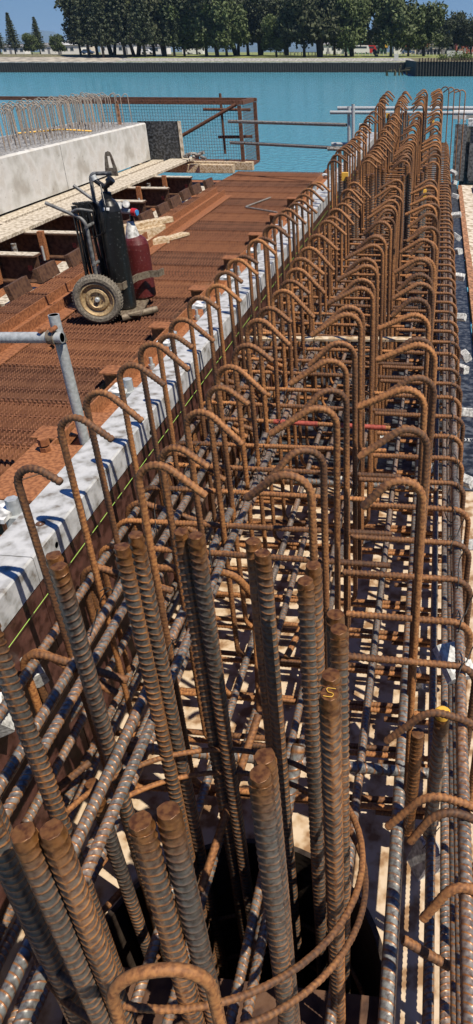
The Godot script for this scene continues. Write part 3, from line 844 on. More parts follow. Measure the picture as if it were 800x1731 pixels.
		var lo := solo("packing_board", lb.done(M.plank), "pale packing board on the lower flange beside the %s I beam end" % ord_word(k + 1), "board", Vector3(-3.80, -0.30, -zs[k] - 0.42))
		lo.rotation.y = 0.1
	# steel packers along the left edge of the grating
	for k in 15:
		var o := solo("steel_packer", box_mesh(Vector3(0.05, 0.13, 0.36), M.rust_dark), "rusty steel packer along the left edge of the grating, %s from the near end" % ord_word(k + 1), "packer", Vector3(-3.66 + rng.randf_range(-0.03, 0.03), -0.155, -4.4 - k * 0.56 + rng.randf_range(-0.08, 0.08)), "steel packers along the grating")
		o.rotation = Vector3(0, rng.randf_range(-0.05, 0.05), 0.25)

# ------------------------------------------------------------------ the rusty deck between the two beams
const DECK_Y := -0.2
func make_deck() -> void:
	var o := thing("grating_deck", "rusty serrated steel grating deck between the two beams", "grating deck", Vector3(-2.83, DECK_Y, 0))
	var len_ := 0.55
	var b := MB.new()
	var w := 1.58
	var pitch := 0.031
	var teeth := 21
	var hh := 0.034; var tk := 0.0065
	var nb := int(w / pitch)
	for i in nb:
		var x := -w / 2 + (i + 0.5) * pitch
		for k in teeth:
			var za := len_ * (float(k) / teeth - 0.5) ; var zb := len_ * (float(k + 1) / teeth - 0.5)
			za *= 0.985; zb *= 0.985
			var zm := (za + zb) * 0.5
			var top := 0.0; var low := -0.011
			var pa := Vector3(x, low, za); var pm := Vector3(x, top, zm); var pb := Vector3(x, low, zb)
			var e := Vector3(tk / 2, 0, 0); var f := Vector3(0, -hh, 0)
			b.quad(pa - e, pm - e, pm + e, pa + e, Vector3(0, 1, -0.5))
			b.quad(pm - e, pb - e, pb + e, pm + e, Vector3(0, 1, 0.5))
			for s in [-1.0, 1.0]:
				var q: Vector3 = e * s
				b.flat(pa + q, pm + q, pb + q, Vector3(s, 0, 0))
				if k == 0:
					var A := Vector3(x, low, -len_ * 0.4925); var B := Vector3(x, low, len_ * 0.4925)
					b.quad(A + q, B + q, B + q + f, A + q + f, Vector3(s, 0, 0))
	# twisted cross rods at the ends and the middle
	for z in [-0.262, -0.09, 0.09, 0.262]:
		b.tube(pv([Vector3(-w / 2, -0.012, z), Vector3(w / 2, -0.012, z)]), 0.0045, 5, false)
	for z in [-0.268, 0.268]:
		for i in nb:
			b.box(Vector3(-w / 2 + (i + 1.0) * pitch, -0.003, z), Vector3(pitch * 0.5, 0.020, 0.012))
	var pm := b.done(M.rust_grate)
	var tones := [M.rust_grate]
	for tn in [[0.175, 0.082, 0.052], [0.25, 0.112, 0.062], [0.20, 0.085, 0.047]]:
		var mm: StandardMaterial3D = M.rust_grate.duplicate()
		mm.albedo_color = lin(tn[0], tn[1], tn[2]); mm.uv1_offset = Vector3(tn[0] * 7.0, tn[1] * 5.0, 0)
		tones.append(mm)
	var z := -1.9
	var k := 0
	while z > -13.7:
		var p := build("grating_panel", pm, o, Vector3(rng.randf_range(-0.012, 0.012), rng.randf_range(-0.002, 0.003), z))
		p.rotation.y = rng.randf_range(-0.006, 0.006)
		p.rotation.x = rng.randf_range(-0.006, 0.006)
		p.material_override = tones[(k * 5 + k / 3) % 4]
		z -= 0.56; k += 1
	# rusty joists close under the grating
	for j in 24: build("joist", box_mesh(Vector3(1.6, 0.10, 0.06), M.rust_dark), o, Vector3(0, -0.09, -1.7 - j * 0.52))
	for j in 5: build("bearer", box_mesh(Vector3(0.10, 0.2, 13.0), M.rust_dark), o, Vector3(-0.7 + j * 0.35, -0.245, -8.0))
	# two long channels lying on it
	for c in [[-3.20, -4.1, -11.55, 0.0], [-3.02, -3.6, -11.35, 0.0]]:
		var first: bool = c[0] < -3.1
		var mb := MB.new()
		var l: float = c[1] - c[2]
		var W := 0.095 if first else 0.12
		mb.prism(PackedVector2Array([Vector2(0, 0), Vector2(W, 0), Vector2(W, 0.008), Vector2(0.009, 0.009), Vector2(0.008, 0.085), Vector2(0, 0.085)]), -l, 0)
		var s := solo("steel_angle", mb.done(M.rust), "long rusty steel angle lying on the grating, " + ("left of the pair" if first else "right of the pair"), "steel angle", Vector3(c[0], DECK_Y + 0.003, c[1]))
		s.rotation.y = 0.018
	# right edge: transverse beam ends, the long angle, the plate with its bolt
	var zs := [2.1, 3.25, 4.15, 5.05, 6.05, 7.15, 8.25, 9.4, 10.6]
	for i in zs.size():
		var t := solo("steel_beam", i_beam(1.07, 0.24, 0.14, M.rust), "rusty I beam end between grating and side form, %s from the near end" % ord_word(i + 1), "steel beam", Vector3(-0.99, -0.09, -zs[i]), "I beam ends beside the side form")
		t.rotation.y = 0.0
	var ab := MB.new()
	ab.prism(PackedVector2Array([Vector2(0, 0), Vector2(0.10, 0), Vector2(0.10, 0.01), Vector2(0.012, 0.011), Vector2(0.010, 0.10), Vector2(0, 0.10)]), -10.1, 0)
	solo("edge_angle", ab.done(M.rust_plate), "long rusty angle running along the right edge of the grating", "steel angle", Vector3(-1.80, -0.086, -2.9))
	var pl := thing("bolted_plate", "rusty steel plate with a big bolt and nut beside the side form", "steel plate", Vector3(-1.72, 0.04, -2.62))
	var pb := MB.new(); pb.cbox(Vector3.ZERO, Vector3(0.24, 0.014, 0.50), 0.002)
	build("plate", pb.done(M.rust_plate), pl)
	var hx := PackedVector2Array()
	for i in 6: hx.append(Vector2(cos(TAU * i / 6.0), sin(TAU * i / 6.0)) * 0.026)
	var up := Basis(Vector3(1, 0, 0), -PI / 2)
	for e in [[0.007, 0.030, 0.0], [0.040, 0.072, 0.5]]:
		var nb2 := MB.new(); nb2.prism(hx, e[0], e[1], Transform3D(Basis(Vector3.UP, e[2]) * up, Vector3(-0.03, 0, -0.18)))
		build("nut" if e[2] == 0.0 else "bolt_head", nb2.done(M.rust), pl)
	build("bolt_shank", tube_mesh(pv([Vector3(-0.03, 0.02, -0.18), Vector3(-0.03, 0.045, -0.18)]), 0.012, M.rust_dark), pl)
	build("weld_bead", tube_mesh(pv([Vector3(-0.03, 0.008, 0.12), Vector3(0.05, 0.008, 0.03)]), 0.005, M.rust_dark, 6), pl)
	for s in [-0.06, 0.06]: build("web", box_mesh(Vector3(0.012, 0.2, 0.46), M.rust_dark), pl, Vector3(s, -0.108, 0))
	build("foot_plate", box_mesh(Vector3(0.2, 0.012, 0.5), M.rust), pl, Vector3(0, -0.215, 0))
	var p2 := solo("steel_plate", box_mesh(Vector3(0.26, 0.012, 0.26), M.rust_plate), "smaller rusty plate behind the bolted one, beside the scaffold post", "steel plate", Vector3(-1.60, 0.035, -3.12))
	p2.rotation.y = 0.05
	# pale platform lower down, seen past the near end of the deck
	var lp := MB.new()
	for i in 4: lp.box(Vector3(-3.0 + i * 0.61, -0.47, -0.9), Vector3(0.6, 0.02, 3.6))
	var ud := MB.new()
	for i in 13: ud.box(Vector3(-4.3, -0.64, -3.2 - i * 1.01), Vector3(4.6, 0.05, 1.0))
	solo("under_deck", ud.done(M.rust), "rusty boarding in the shade below the steel beams and the grating", "boarding")
	solo("lower_platform", lp.done(M.ply_pale), "pale ply platform below the near end of the grating", "platform")
	# things lying on the deck
	var off := [[-3.40, -8.2, 0.90, 0.55, 0.10, 0.12, 0.0], [-3.18, -7.95, 0.62, 0.62, 0.09, 0.07, 0.0], [-3.38, -8.35, 0.95, 0.58, 0.10, 0.06, 0.12], [-3.05, -8.3, 0.7, 0.40, 0.12, 0.03, 0.0]]
	var ow := ["thick pale timber offcut lying across the others beside the red cylinder", "short pale timber offcut nearest the gas cylinders", "long thin timber offcut on top of the pile on the grating", "flat pale board at the right of the offcut pile"]
	for i in off.size():
		var f: Array = off[i]
		var mb := MB.new(); mb.cbox(Vector3.ZERO, Vector3(f[4], f[5], f[2]), 0.004)
		var s := solo("timber_offcut", mb.done(M.timber), ow[i], "timber offcut", Vector3(f[0], DECK_Y + f[5] / 2 + f[6], f[1]), "timber offcuts on the grating")
		s.rotation.y = -f[3]
	solo("bent_rod", tube_mesh(bent([Vector3(-2.42, DECK_Y + 0.012, -11.2), Vector3(-2.62, DECK_Y + 0.012, -10.4), Vector3(-2.10, DECK_Y + 0.012, -10.05)], 0.06, 4), 0.011, M.galv_old, 6), "bent rusty rod lying at the far end of the grating", "rod")
	# scaffold post and ledger in the left foreground
	var sp := thing("scaffold_post", "galvanised scaffold post with an open top left of the side form", "scaffold tube", Vector3(-1.620, 0, -2.93))
	build("tube", pipe(pv([Vector3(0.012, -0.45, 0), Vector3(-0.010, 0.655, 0)]), 0.0242, 0.0205, M.galv), sp)
	var lg := thing("scaffold_ledger", "horizontal galvanised scaffold tube coming in from the left edge", "scaffold tube", Vector3(-1.585, 0.572, -2.878))
	build("tube", pipe(pv([Vector3(0, 0, 0), Vector3(-2.6, -0.09, 0.02)]), 0.0242, 0.0205, M.galv), lg)
	var cp := thing("scaffold_coupler", "rusty coupler clamping the scaffold ledger to its post", "coupler", Vector3(-1.632, 0.572, -2.902))
	for q in [[Vector3(-0.012, 0, 0.02), Vector3(0.012, 0, 0.02)], [Vector3(0.004, -0.03, -0.022), Vector3(0.002, -0.005, -0.022)]]:
		var mb := MB.new(); mb.tube(pv([q[0] * 1.3, q[1] * 1.3]), 0.031, 14)
		build("collar", mb.done(M.steel_worn), cp)
	for q in [Vector3(-0.038, 0.03, 0.0), Vector3(-0.01, -0.045, 0.02), Vector3(0.02, 0.04, 0.01)]:
		build("clamp_bolt", tube_mesh(pv([q, q + Vector3(0.0, 0.0, 0.035), q + Vector3(0.0, 0.004, 0.045)]), 0.011, M.rust, 6), cp)

func pipe(path: PackedVector3Array, r: float, ri: float, m: Material, sides := 18) -> ArrayMesh:
	var b := MB.new()
	b.tube(path, r, sides, false)
	var inner := MB.new()
	inner.tube(path, ri, sides, false)
	for i in inner.v.size():
		b.v.append(inner.v[i]); b.n.append(-inner.n[i]); b.c.append(Color.WHITE)
	for e in [0, path.size() - 1]:
		var t := (path[1] - path[0]).normalized() if e == 0 else (path[-1] - path[-2]).normalized()
		var u := t.cross(Vector3(0.31, 0.83, 0.47)).normalized()
		var w := t.cross(u)
		for j in sides:
			var d1 := u * cos(TAU * j / sides) + w * sin(TAU * j / sides); var d2 := u * cos(TAU * (j + 1) / sides) + w * sin(TAU * (j + 1) / sides)
			b.quad(path[e] + d1 * r, path[e] + d2 * r, path[e] + d2 * ri, path[e] + d1 * ri, -t if e == 0 else t)
	return b.done(m)

# ------------------------------------------------------------------ the side form of the new beam
func make_side_form() -> void:
	var o := thing("side_form", "long side form with whitish steel top and dark brown ply face along the cage", "formwork", Vector3(-0.85, 0, 0))
	var z := 0.9
	var k := 0
	while z > -11.2:
		var l := 2.4 if k > 0 else 2.1
		l = minf(l, z + 11.3)
		var b := MB.new(); b.cbox(Vector3.ZERO, Vector3(0.118, 0.075, l - 0.003), 0.004)
		build("top_rail", b.done(M.form_top), o, Vector3(-0.057, 0.672 - 0.0375, z - l / 2))
		build("face_panel", box_mesh(Vector3(0.020, 0.595, l - 0.003), M.form_face), o, Vector3(-0.011, 0.2975, z - l / 2))
		var q := 0.2
		while q < l:
			build("stiffener", box_mesh(Vector3(0.09, 0.58, 0.012), M.rust_dark), o, Vector3(-0.068, 0.30, z - q))
			q += 0.6
		z -= l; k += 1
	# rusty plug in each hole of the top, ties on the face
	z = -0.78
	k = 0
	while z > -9.0:
		var b := MB.new(); b.lathe(PackedVector2Array([Vector2(0.0115, 0), Vector2(0.0115, 0.0015), Vector2(0.006, 0.002), Vector2(0.0, -0.001)]), 12)
		build("hole_plug", b.done(M.rust_dark), o, Vector3(-0.062 + 0.018 * (k % 2), 0.672, z))
		var f := MB.new(); f.lathe(PackedVector2Array([Vector2(0, 0.003), Vector2(0.008, 0.003), Vector2(0.010, 0.0)]), 10, Transform3D(Basis(Vector3(0, 0, 1), -PI / 2), Vector3.ZERO))
		build("face_dot", f.done(M.white), o, Vector3(-0.001, 0.655 - 0.02 * (k % 3), z + 0.03))
		z -= 0.55 + 0.12 * sin(k * 2.3); k += 1
	# props and clamps behind it
	var zs := [1.45, 2.25, 2.75, 3.25, 3.75, 4.35, 5.05, 5.75, 6.6, 7.5]
	for i in zs.size():
		var at := Vector3(-0.975, 0.0, -zs[i])
		var c := thing("form_clamp", "galvanised clamp with bolt behind the side form, %s from the near end" % ord_word(i + 1), "clamp", at + Vector3(-0.03, 0.60, 0), 0.0, "clamps behind the side form")
		build("clamp_body", box_mesh(Vector3(0.09, 0.035, 0.055), M.galv), c)
		build("wing_nut", tube_mesh(pv([Vector3(-0.03, 0.0, 0), Vector3(-0.03, 0.06, 0)]), 0.017, M.galv, 6), c)
		build("clamp_plate", box_mesh(Vector3(0.06, 0.012, 0.09), M.white), c, Vector3(-0.06, 0.024, 0.01))
		var p := thing("push_prop", "short screw prop bracing the side form, %s from the near end" % ord_word(i + 1), "prop", at, 0.0, "props behind the side form")
		build("tube", tube_mesh(pv([Vector3(-0.04, 0.50, -0.2), Vector3(-0.36, 0.2, -0.2)]), 0.024, M.galv_old, 10), p)
		build("screw", tube_mesh(pv([Vector3(-0.36, 0.2, -0.2), Vector3(-0.62, -0.05, -0.2)]), 0.016, M.rust, 8), p)
		build("handle_nut", tube_mesh(pv([Vector3(-0.34, 0.22, -0.2), Vector3(-0.39, 0.172, -0.2)]), 0.033, M.galv, 8), p)
		var bt := thing("flange_bolt", "bright bolt standing on the rusty angle, %s from the near end" % ord_word(i + 1), "bolt", Vector3(-1.73, -0.075, -zs[i] - 1.4), 0.0, "bolts on the edge angle")
		build("shank", tube_mesh(pv([Vector3(0, 0, 0), Vector3(0, 0.075, 0)]), 0.011, M.galv, 8), bt)
		build("nut", tube_mesh(pv([Vector3(0, 0, 0), Vector3(0, 0.03, 0)]), 0.021, M.galv, 6), bt)
	solo("string_line", tube_mesh(pv([Vector3(-0.838, 0.568, 0.4), Vector3(-0.838, 0.567, -4.0), Vector3(-0.838, 0.570, -9.0)]), 0.0007, M.string, 5), "bright green string line stretched along the brown face of the side form", "string")

# ------------------------------------------------------------------ what stands at the far end of the deck and cage
func rail_frame(o: Node3D, x0: float, x1: float, z: float, y0: float, y1: float) -> void:
	build("top_rail", box_mesh(Vector3(x1 - x0 + 0.08, 0.062, 0.06), M.rail_rust), o, Vector3((x0 + x1) / 2, y1, z))
	build("post", box_mesh(Vector3(0.060, y1 - y0 - 0.04, 0.06), M.rail_rust), o, Vector3(x1, (y0 + y1) / 2 - 0.02, z))

func make_far_end() -> void:
	var y0 := DECK_Y + 0.04
	var o := thing("guard_railing", "rusty mesh guard rail platform at the far end of the deck", "railing", Vector3(0, 0, 0))
	rail_frame(o, -6.9, -3.58, -14.35, y0, y0 + 1.02)
	rail_frame(o, -8.6, -3.52, -15.35, y0 - 0.02, y0 + 1.02)
	build("brace", tube_mesh(pv([Vector3(-5.0, 0.18, -14.34), Vector3(-3.62, y0 + 1.0, -14.34)]), 0.035, M.rail_rust, 4), o)
	build("side_rail", box_mesh(Vector3(0.06, 0.07, 0.9), M.rail_rust), o, Vector3(-3.55, y0 + 1.02, -14.85))
	build("toe_rail", box_mesh(Vector3(2.2, 0.06, 0.05), M.rail_rust), o, Vector3(-4.66, y0 + 0.02, -14.33))
	var wm := MB.new()
	var x := -6.2
	while x < -3.58:
		wm.box(Vector3(x, y0 + 0.50, -14.36), Vector3(0.0042, 0.98, 0.0042)); x += 0.05
	var y := y0 + 0.05
	while y < y0 + 1.0:
		wm.box(Vector3(-4.9, y, -14.368), Vector3(2.64, 0.0042, 0.0042)); y += 0.05
	var zz := -15.3
	while zz < -14.4:
		wm.box(Vector3(-3.54, y0 + 0.5, zz), Vector3(0.0042, 0.98, 0.0042)); zz += 0.05
	y = y0 + 0.05
	while y < y0 + 1.0:
		wm.box(Vector3(-3.547, y, -14.85), Vector3(0.0042, 0.0042, 0.95)); y += 0.05
	tag(build("wire_mesh", wm.done(M.rail_rust), o), "", "", "", "stuff")
	build("platform_grating", box_mesh(Vector3(2.3, 0.04, 0.95), M.rail_rust), o, Vector3(-4.65, y0 - 0.03, -14.88))
	for k in 2:
		var b := MB.new(); b.cbox(Vector3.ZERO, Vector3(0.16, 0.14, 1.9 + 0.25 * k), 0.006)
		var t := solo("timber_bearer", b.done(M.timber), ["front pale timber bearer under the mesh railing", "rear pale timber bearer under the mesh railing"][k], "timber", Vector3(-4.62 + 0.14 * k, -0.16, -13.95 - 0.42 * k))
		t.rotation.y = PI / 2
	# dark ply stop end of the finished beam
	var se := thing("stop_end_panel", "dark film faced ply panel with pale edge at the end of the finished beam", "ply panel", Vector3(-4.98, 0, -13.95), 0.12)
	build("panel", box_mesh(Vector3(0.72, 0.66, 0.018), M.film_ply), se, Vector3(0.0, 0.26, 0))
	build("edge_batten", box_mesh(Vector3(0.05, 0.68, 0.05), M.ply_pale), se, Vector3(0.38, 0.25, 0.0))
	var cl := thing("spare_clamps", "heap of worn scaffold clamps on the end of the plank", "clamps", Vector3(-4.40, 0.02, -13.85))
	for k in 7:
		var p := Vector3(-0.14 + 0.055 * k, 0.025 + 0.02 * (k % 3), 0.05 * sin(k * 2.3))
		build("clamp", tube_mesh(pv([p, p + Vector3(0.10, 0.03 * sin(k * 1.7), 0.06 * cos(k * 1.1))]), 0.028, M.galv_old, 7), cl)
	# scaffold rails over the water
	var tubes := [
		["upper scaffold rail between the mesh railing and the cage", Vector3(-3.6, 0.62, -13.6), Vector3(-1.45, 0.66, -12.6), M.galv_old],
		["lower scaffold rail between the mesh railing and the cage", Vector3(-3.6, 0.30, -13.6), Vector3(-1.45, 0.33, -12.6), M.galv_old],
		["far upper scaffold tube behind the tall hooks", Vector3(-1.55, 0.905, -12.3), Vector3(2.2, 0.93, -12.3), M.galv],
		["far lower scaffold tube behind the tall hooks", Vector3(-1.65, 0.855, -12.2), Vector3(2.2, 0.86, -12.2), M.galv],
		["short scaffold tube crossing low beside the far posts", Vector3(-1.65, 0.42, -12.3), Vector3(-1.0, 0.42, -12.3), M.galv],
		["lower short scaffold tube crossing beside the far posts", Vector3(-1.70, 0.36, -12.2), Vector3(-1.0, 0.36, -12.2), M.galv_old],
		["left upright scaffold post at the far end of the side form", Vector3(-1.37, -0.8, -12.25), Vector3(-1.37, 0.93, -12.25), M.galv],
		["right upright scaffold post at the far end of the side form", Vector3(-1.29, -0.8, -12.1), Vector3(-1.29, 0.97, -12.1), M.galv],
		["rusty upright tube inside the mesh railing", Vector3(-4.25, -0.1, -15.6), Vector3(-4.25, 0.95, -15.6), M.rail_rust],
		["rusty horizontal tube behind the upper mesh", Vector3(-4.6, 0.68, -15.55), Vector3(-3.66, 0.68, -15.55), M.rail_rust],
		["dark horizontal tube behind the lower mesh", Vector3(-4.35, 0.20, -15.55), Vector3(-3.66, 0.22, -15.55), M.rail_rust],
		["grey scaffold tube far behind the hooks of the finished beam", Vector3(-8.4, 0.30, -15.6), Vector3(-6.0, 0.30, -15.6), M.galv_old]]
	for t in tubes: solo("scaffold_tube", pipe(pv([t[1], t[2]]), 0.026, 0.022, t[3], 10), t[0], "scaffold tube")
	# white brackets at the far end of the form, grey soldier column and white waler at the right
	var wbk := thing("white_bracket", "white steel bracket at the far end of the side form", "bracket", Vector3(-1.05, 0.55, -11.6))
	build("plate", box_mesh(Vector3(0.22, 0.16, 0.3), M.white), wbk)
	for s in [-0.07, 0.05]: build("lug", box_mesh(Vector3(0.05, 0.14, 0.06), M.white), wbk, Vector3(s, 0.14, 0.05))
	var col := thing("grey_column", "grey steel soldier column at the right of the far end of the cage", "steel column", Vector3(0.30, 0, -11.9))
	for q in [[Vector3(0.02, 0.36, 0.08), Vector3(0.17, 0.74, 0.012)], [Vector3(0.02, 0.36, -0.08), Vector3(0.17, 0.74, 0.012)], [Vector3(0.02, 0.36, 0), Vector3(0.012, 0.74, 0.148)]]: build("flange" if q[1].x > 0.1 else "web", box_mesh(q[1], M.grey_steel), col, q[0])
	for s in [-0.02, 0.06]: build("lug", box_mesh(Vector3(0.04, 0.10, 0.05), M.white), col, Vector3(s, 0.80, 0.0))
	var wl := thing("white_waler", "white painted steel waler running away at the right edge", "waler", Vector3(0.42, 0.76, -11.95), -0.06)
	var wb := MB.new()
	wb.cbox(Vector3(1.35, 0, 0), Vector3(0.20, 0.085, 2.9), 0.008, Basis.IDENTITY)
	wb = MB.new(); wb.prism(PackedVector2Array([Vector2(-0.12, -0.04), Vector2(0.10, -0.04), Vector2(0.10, 0.03), Vector2(0.085, 0.045), Vector2(-0.12, 0.045)]), 0, 2.9, Transform3D(Basis(Vector3.UP, PI / 2), Vector3.ZERO))
	build("beam", wb.done(M.white), wl)
	for k in 7:
		var s := solo("wall_soldier", soldier(M.rust_plate if k % 2 == 1 else M.grey_steel), "vertical %s soldier under the white waler, %s from the grey column" % ["rusty" if k % 2 == 1 else "grey", ord_word(k + 1)], "steel soldier", Vector3(0.52 + 0.36 * k, -0.55, -11.95 + 0.02 * k), "soldiers under the white waler")
		s.rotation.y = -0.06
	solo("wall_sheet", box_mesh(Vector3(3.2, 1.5, 0.04), M.grey_steel), "steel sheeting behind the soldiers at the right edge", "sheeting", Vector3(1.95, -0.06, -12.15))
	solo("far_concrete", box_mesh(Vector3(3.4, 0.10, 0.5), M.concrete), "grey concrete edge behind the white waler", "concrete edge", Vector3(1.9, 0.80, -12.9))
	for k in 3:
		solo("deck_plank_stack", box_mesh(Vector3(0.30, 0.03, 0.5), M.film_ply), ["dark ply offcut lying on the pale walkway at the right", "second dark ply offcut farther along the pale walkway", "dark ply offcut nearest the white waler"][k], "ply offcut", Vector3(0.62 + 0.05 * k, 0.016, -10.6 + 0.9 * k - 1.2))

func soldier(m: Material) -> ArrayMesh:
	var b := MB.new()
	b.box(Vector3(0, 0.62, 0.06), Vector3(0.11, 1.24, 0.010))
	b.box(Vector3(0, 0.62, -0.06), Vector3(0.11, 1.24, 0.010))
	b.box(Vector3(0, 0.62, 0), Vector3(0.010, 1.24, 0.11))
	return b.done(m)

# ------------------------------------------------------------------ the reinforcement cage
const RUST_A := Color(0.335, 0.160, 0.062)
const RUST_B := Color(0.085, 0.046, 0.030)
const STEEL := Color(0.185, 0.21, 0.245)

func top_scale(d: float) -> float:   # the hooks stand taller towards the far end
	if d < 4.8: return 1.0
	if d < 7.0: return 1.03
	if d < 8.3: return lerpf(1.04, 1.10, (d - 7.0) / 1.3)
	return lerpf(1.10, 1.20, clampf((d - 8.3) / 2.4, 0, 1))

func zone(d: float) -> String:
	if d < 4.6: return "before the second pile"
	if d < 8.6: return "beyond the second pile"
	return "near the far end"

func make_cage() -> void:
	# stirrups: an outer one (legs next to the form and on the right) and an inner one, each with hooked tops
	var outer := []; var inner := []
	for s in 5:
		var j := 0.009 * (s - 2)
		var lx := 0.007 * sin(s * 2.4); var ly := 0.010 * sin(s * 1.9 + 0.5)
		outer.append(rebar(bent([Vector3(-0.625 + j, 0.943 - j, 0.012 + ly), Vector3(-0.735 + lx, 1.025 + 0.5 * j, ly), Vector3(-0.735, 0.075, 0), Vector3(0.012, 0.075, 0), Vector3(0.012 - lx, 1.040 - 0.5 * j, -ly), Vector3(-0.112 - j, 0.950 + j, 0.022 - 2.0 * ly)], 0.042, 9), 0.0067, 0.0092, 0.0017, 8, RUST_B, RUST_A, M.rebar, 0.36, 1 + s))
		inner.append(rebar(bent([Vector3(-0.392 - j, 0.925 + j, 0.015 + 2.0 * ly), Vector3(-0.512 + lx, 1.025 - j, ly), Vector3(-0.512, 0.092, 0), Vector3(-0.188, 0.092, 0), Vector3(-0.188 + lx, 1.035 + 0.5 * j, -ly), Vector3(-0.312 + j, 0.935 - j, 0.022 + ly)], 0.042, 9), 0.0067, 0.0092, 0.0017, 8, RUST_B, RUST_A, M.rebar, 0.36, 11 + s))
	var n := 0
	for k in 67:
		var d := 1.085 + 0.15 * k
		if (d > 4.55 and d < 5.15) or (d > 8.55 and d < 9.1): continue
		n += 1
		for w in 2:
			var m: ArrayMesh = (outer if w == 0 else inner)[(k * 7 + w * 2 + k / 3) % 5]
			var o := solo("outer_stirrup" if w == 0 else "inner_stirrup", m, ("rusty hooked outer stirrup, %s from the camera, %s" if w == 0 else "rusty hooked inner stirrup, %s from the camera, %s") % [ord_word(n), zone(d)], "rebar stirrup", Vector3(rng.randf_range(-0.006, 0.006), 0, -d + (0.0 if w == 0 else 0.021) + rng.randf_range(-0.008, 0.008)), "hooked stirrups of the cage")
			o.scale.y = top_scale(d) + rng.randf_range(-0.013, 0.013)
			var tilt := rng.randf_range(-0.015, 0.015)
			o.rotation = Vector3(tilt, rng.randf_range(-0.035, 0.035), rng.randf_range(-0.009, 0.009))
	# tall extra hooks at the far right
	for k in 4:
		var tm := rebar(bent([Vector3(0, 0.1, 0), Vector3(0, 1.30 - 0.03 * k, 0), Vector3(-0.15, 1.16, 0.0)], 0.05, 8), 0.0068, 0.012, 0.0012, 7, RUST_B, RUST_A, M.rebar, 0.2, 70 + k)
		solo("tall_hook", tm, "tall single hook standing at the far right corner of the cage, %s from the left" % ord_word(k + 1), "rebar hook", Vector3(0.10 + 0.075 * k, 0, -11.0 - 0.2 * (k % 2)), "tall hooks at the far corner")
	# U bars closing the right face and the left face
	var right := []; var left := []
	for s in 2:
		right.append(rebar(bent([Vector3(-0.14 - 0.03 * s, 0.562, 0), Vector3(0.138, 0.562, 0), Vector3(0.138, 0.055, 0), Vector3(-0.06, 0.055, 0)], 0.045, 8), 0.0069, 0.0098, 0.0017, 8, RUST_B, RUST_A, M.rebar, 0.36, 21 + s))
		left.append(rebar(bent([Vector3(-0.055 - 0.05 * s, 0.566, 0), Vector3(-0.800, 0.566, 0), Vector3(-0.800, 0.057, 0), Vector3(-0.64, 0.057, 0)], 0.045, 8), 0.0069, 0.0098, 0.0017, 8, RUST_B, RUST_A, M.rebar, 0.34, 31 + s))
	for k in 69:
		var d := 0.918 + 0.15 * k
		for w in 2:
			if k == 0 or (w == 1 and k < 3): continue
			var o := solo("right_u_bar" if w == 0 else "left_u_bar", (right if w == 0 else left)[(k + w + k / 4) % 2], ("rusty U bar on the right face, %s from the camera, %s" if w == 0 else "rusty U bar beside the side form, %s from the camera, %s") % [ord_word(k + 1), zone(d)], "rebar U bar", Vector3(rng.randf_range(-0.006, 0.006), 0, -d - (0.0 if w == 0 else 0.018) + rng.randf_range(-0.010, 0.010)), "U bars of the cage")
			o.rotation = Vector3(rng.randf_range(-0.012, 0.012), rng.randf_range(-0.022, 0.022), rng.randf_range(-0.004, 0.004))
			if w == 1 and k in [8]:   # red painted lengths
				for xx in [-0.50, -0.27]: build("painted_length", tube_mesh(pv([Vector3(xx, 0.566, 0), Vector3(xx + 0.09 + 0.03 * (k % 3), 0.566, 0)]), 0.0088, M.red_paint, 9), o)
	# straight bottom ties, each beside a stirrup bottom
	var tie := rebar(pv([Vector3(-0.80, 0, 0), Vector3(0.115, 0, 0)]), 0.0069, 0.0098, 0.0017, 8, RUST_B, RUST_A, M.rebar, 0.34, 41)
	n = 0
	for k in range(2, 69):
		for w in 1:
			n += 1
			var o := solo("bottom_tie", tie, "straight rusty tie across the bottom of the cage, %s from the camera" % ord_word(k - 1), "rebar tie", Vector3(rng.randf_range(-0.012, 0.012), 0.074 + 0.001 * w, -0.770 - 0.15 * k - 0.019 * w + rng.randf_range(-0.004, 0.004)), "bottom ties of the cage")
			o.rotation.y = rng.randf_range(-0.012, 0.012)
	# long bars
	var z0 := 0.35
	var big := rebar(pv([Vector3(0, 0, 0), Vector3(0, 0, -6), Vector3(0, 0, -11.9)]), 0.0150, 0.0175, 0.0017, 14, STEEL * 1.25, RUST_A, M.bar, -0.32, 61, true)
	var mid := rebar(pv([Vector3(0, 0, 0), Vector3(0, 0, -6), Vector3(0, 0, -11.9)]), 0.0101, 0.0115, 0.0013, 10, STEEL * 1.0, RUST_A, M.bar, -0.22, 62, true)
	var small := rebar(pv([Vector3(0, 0, 0), Vector3(0, 0, -6), Vector3(0, 0, -11.9)]), 0.0080, 0.013, 0.0012, 8, STEEL * 0.8, RUST_A, M.bar, 0.0, 63, true)
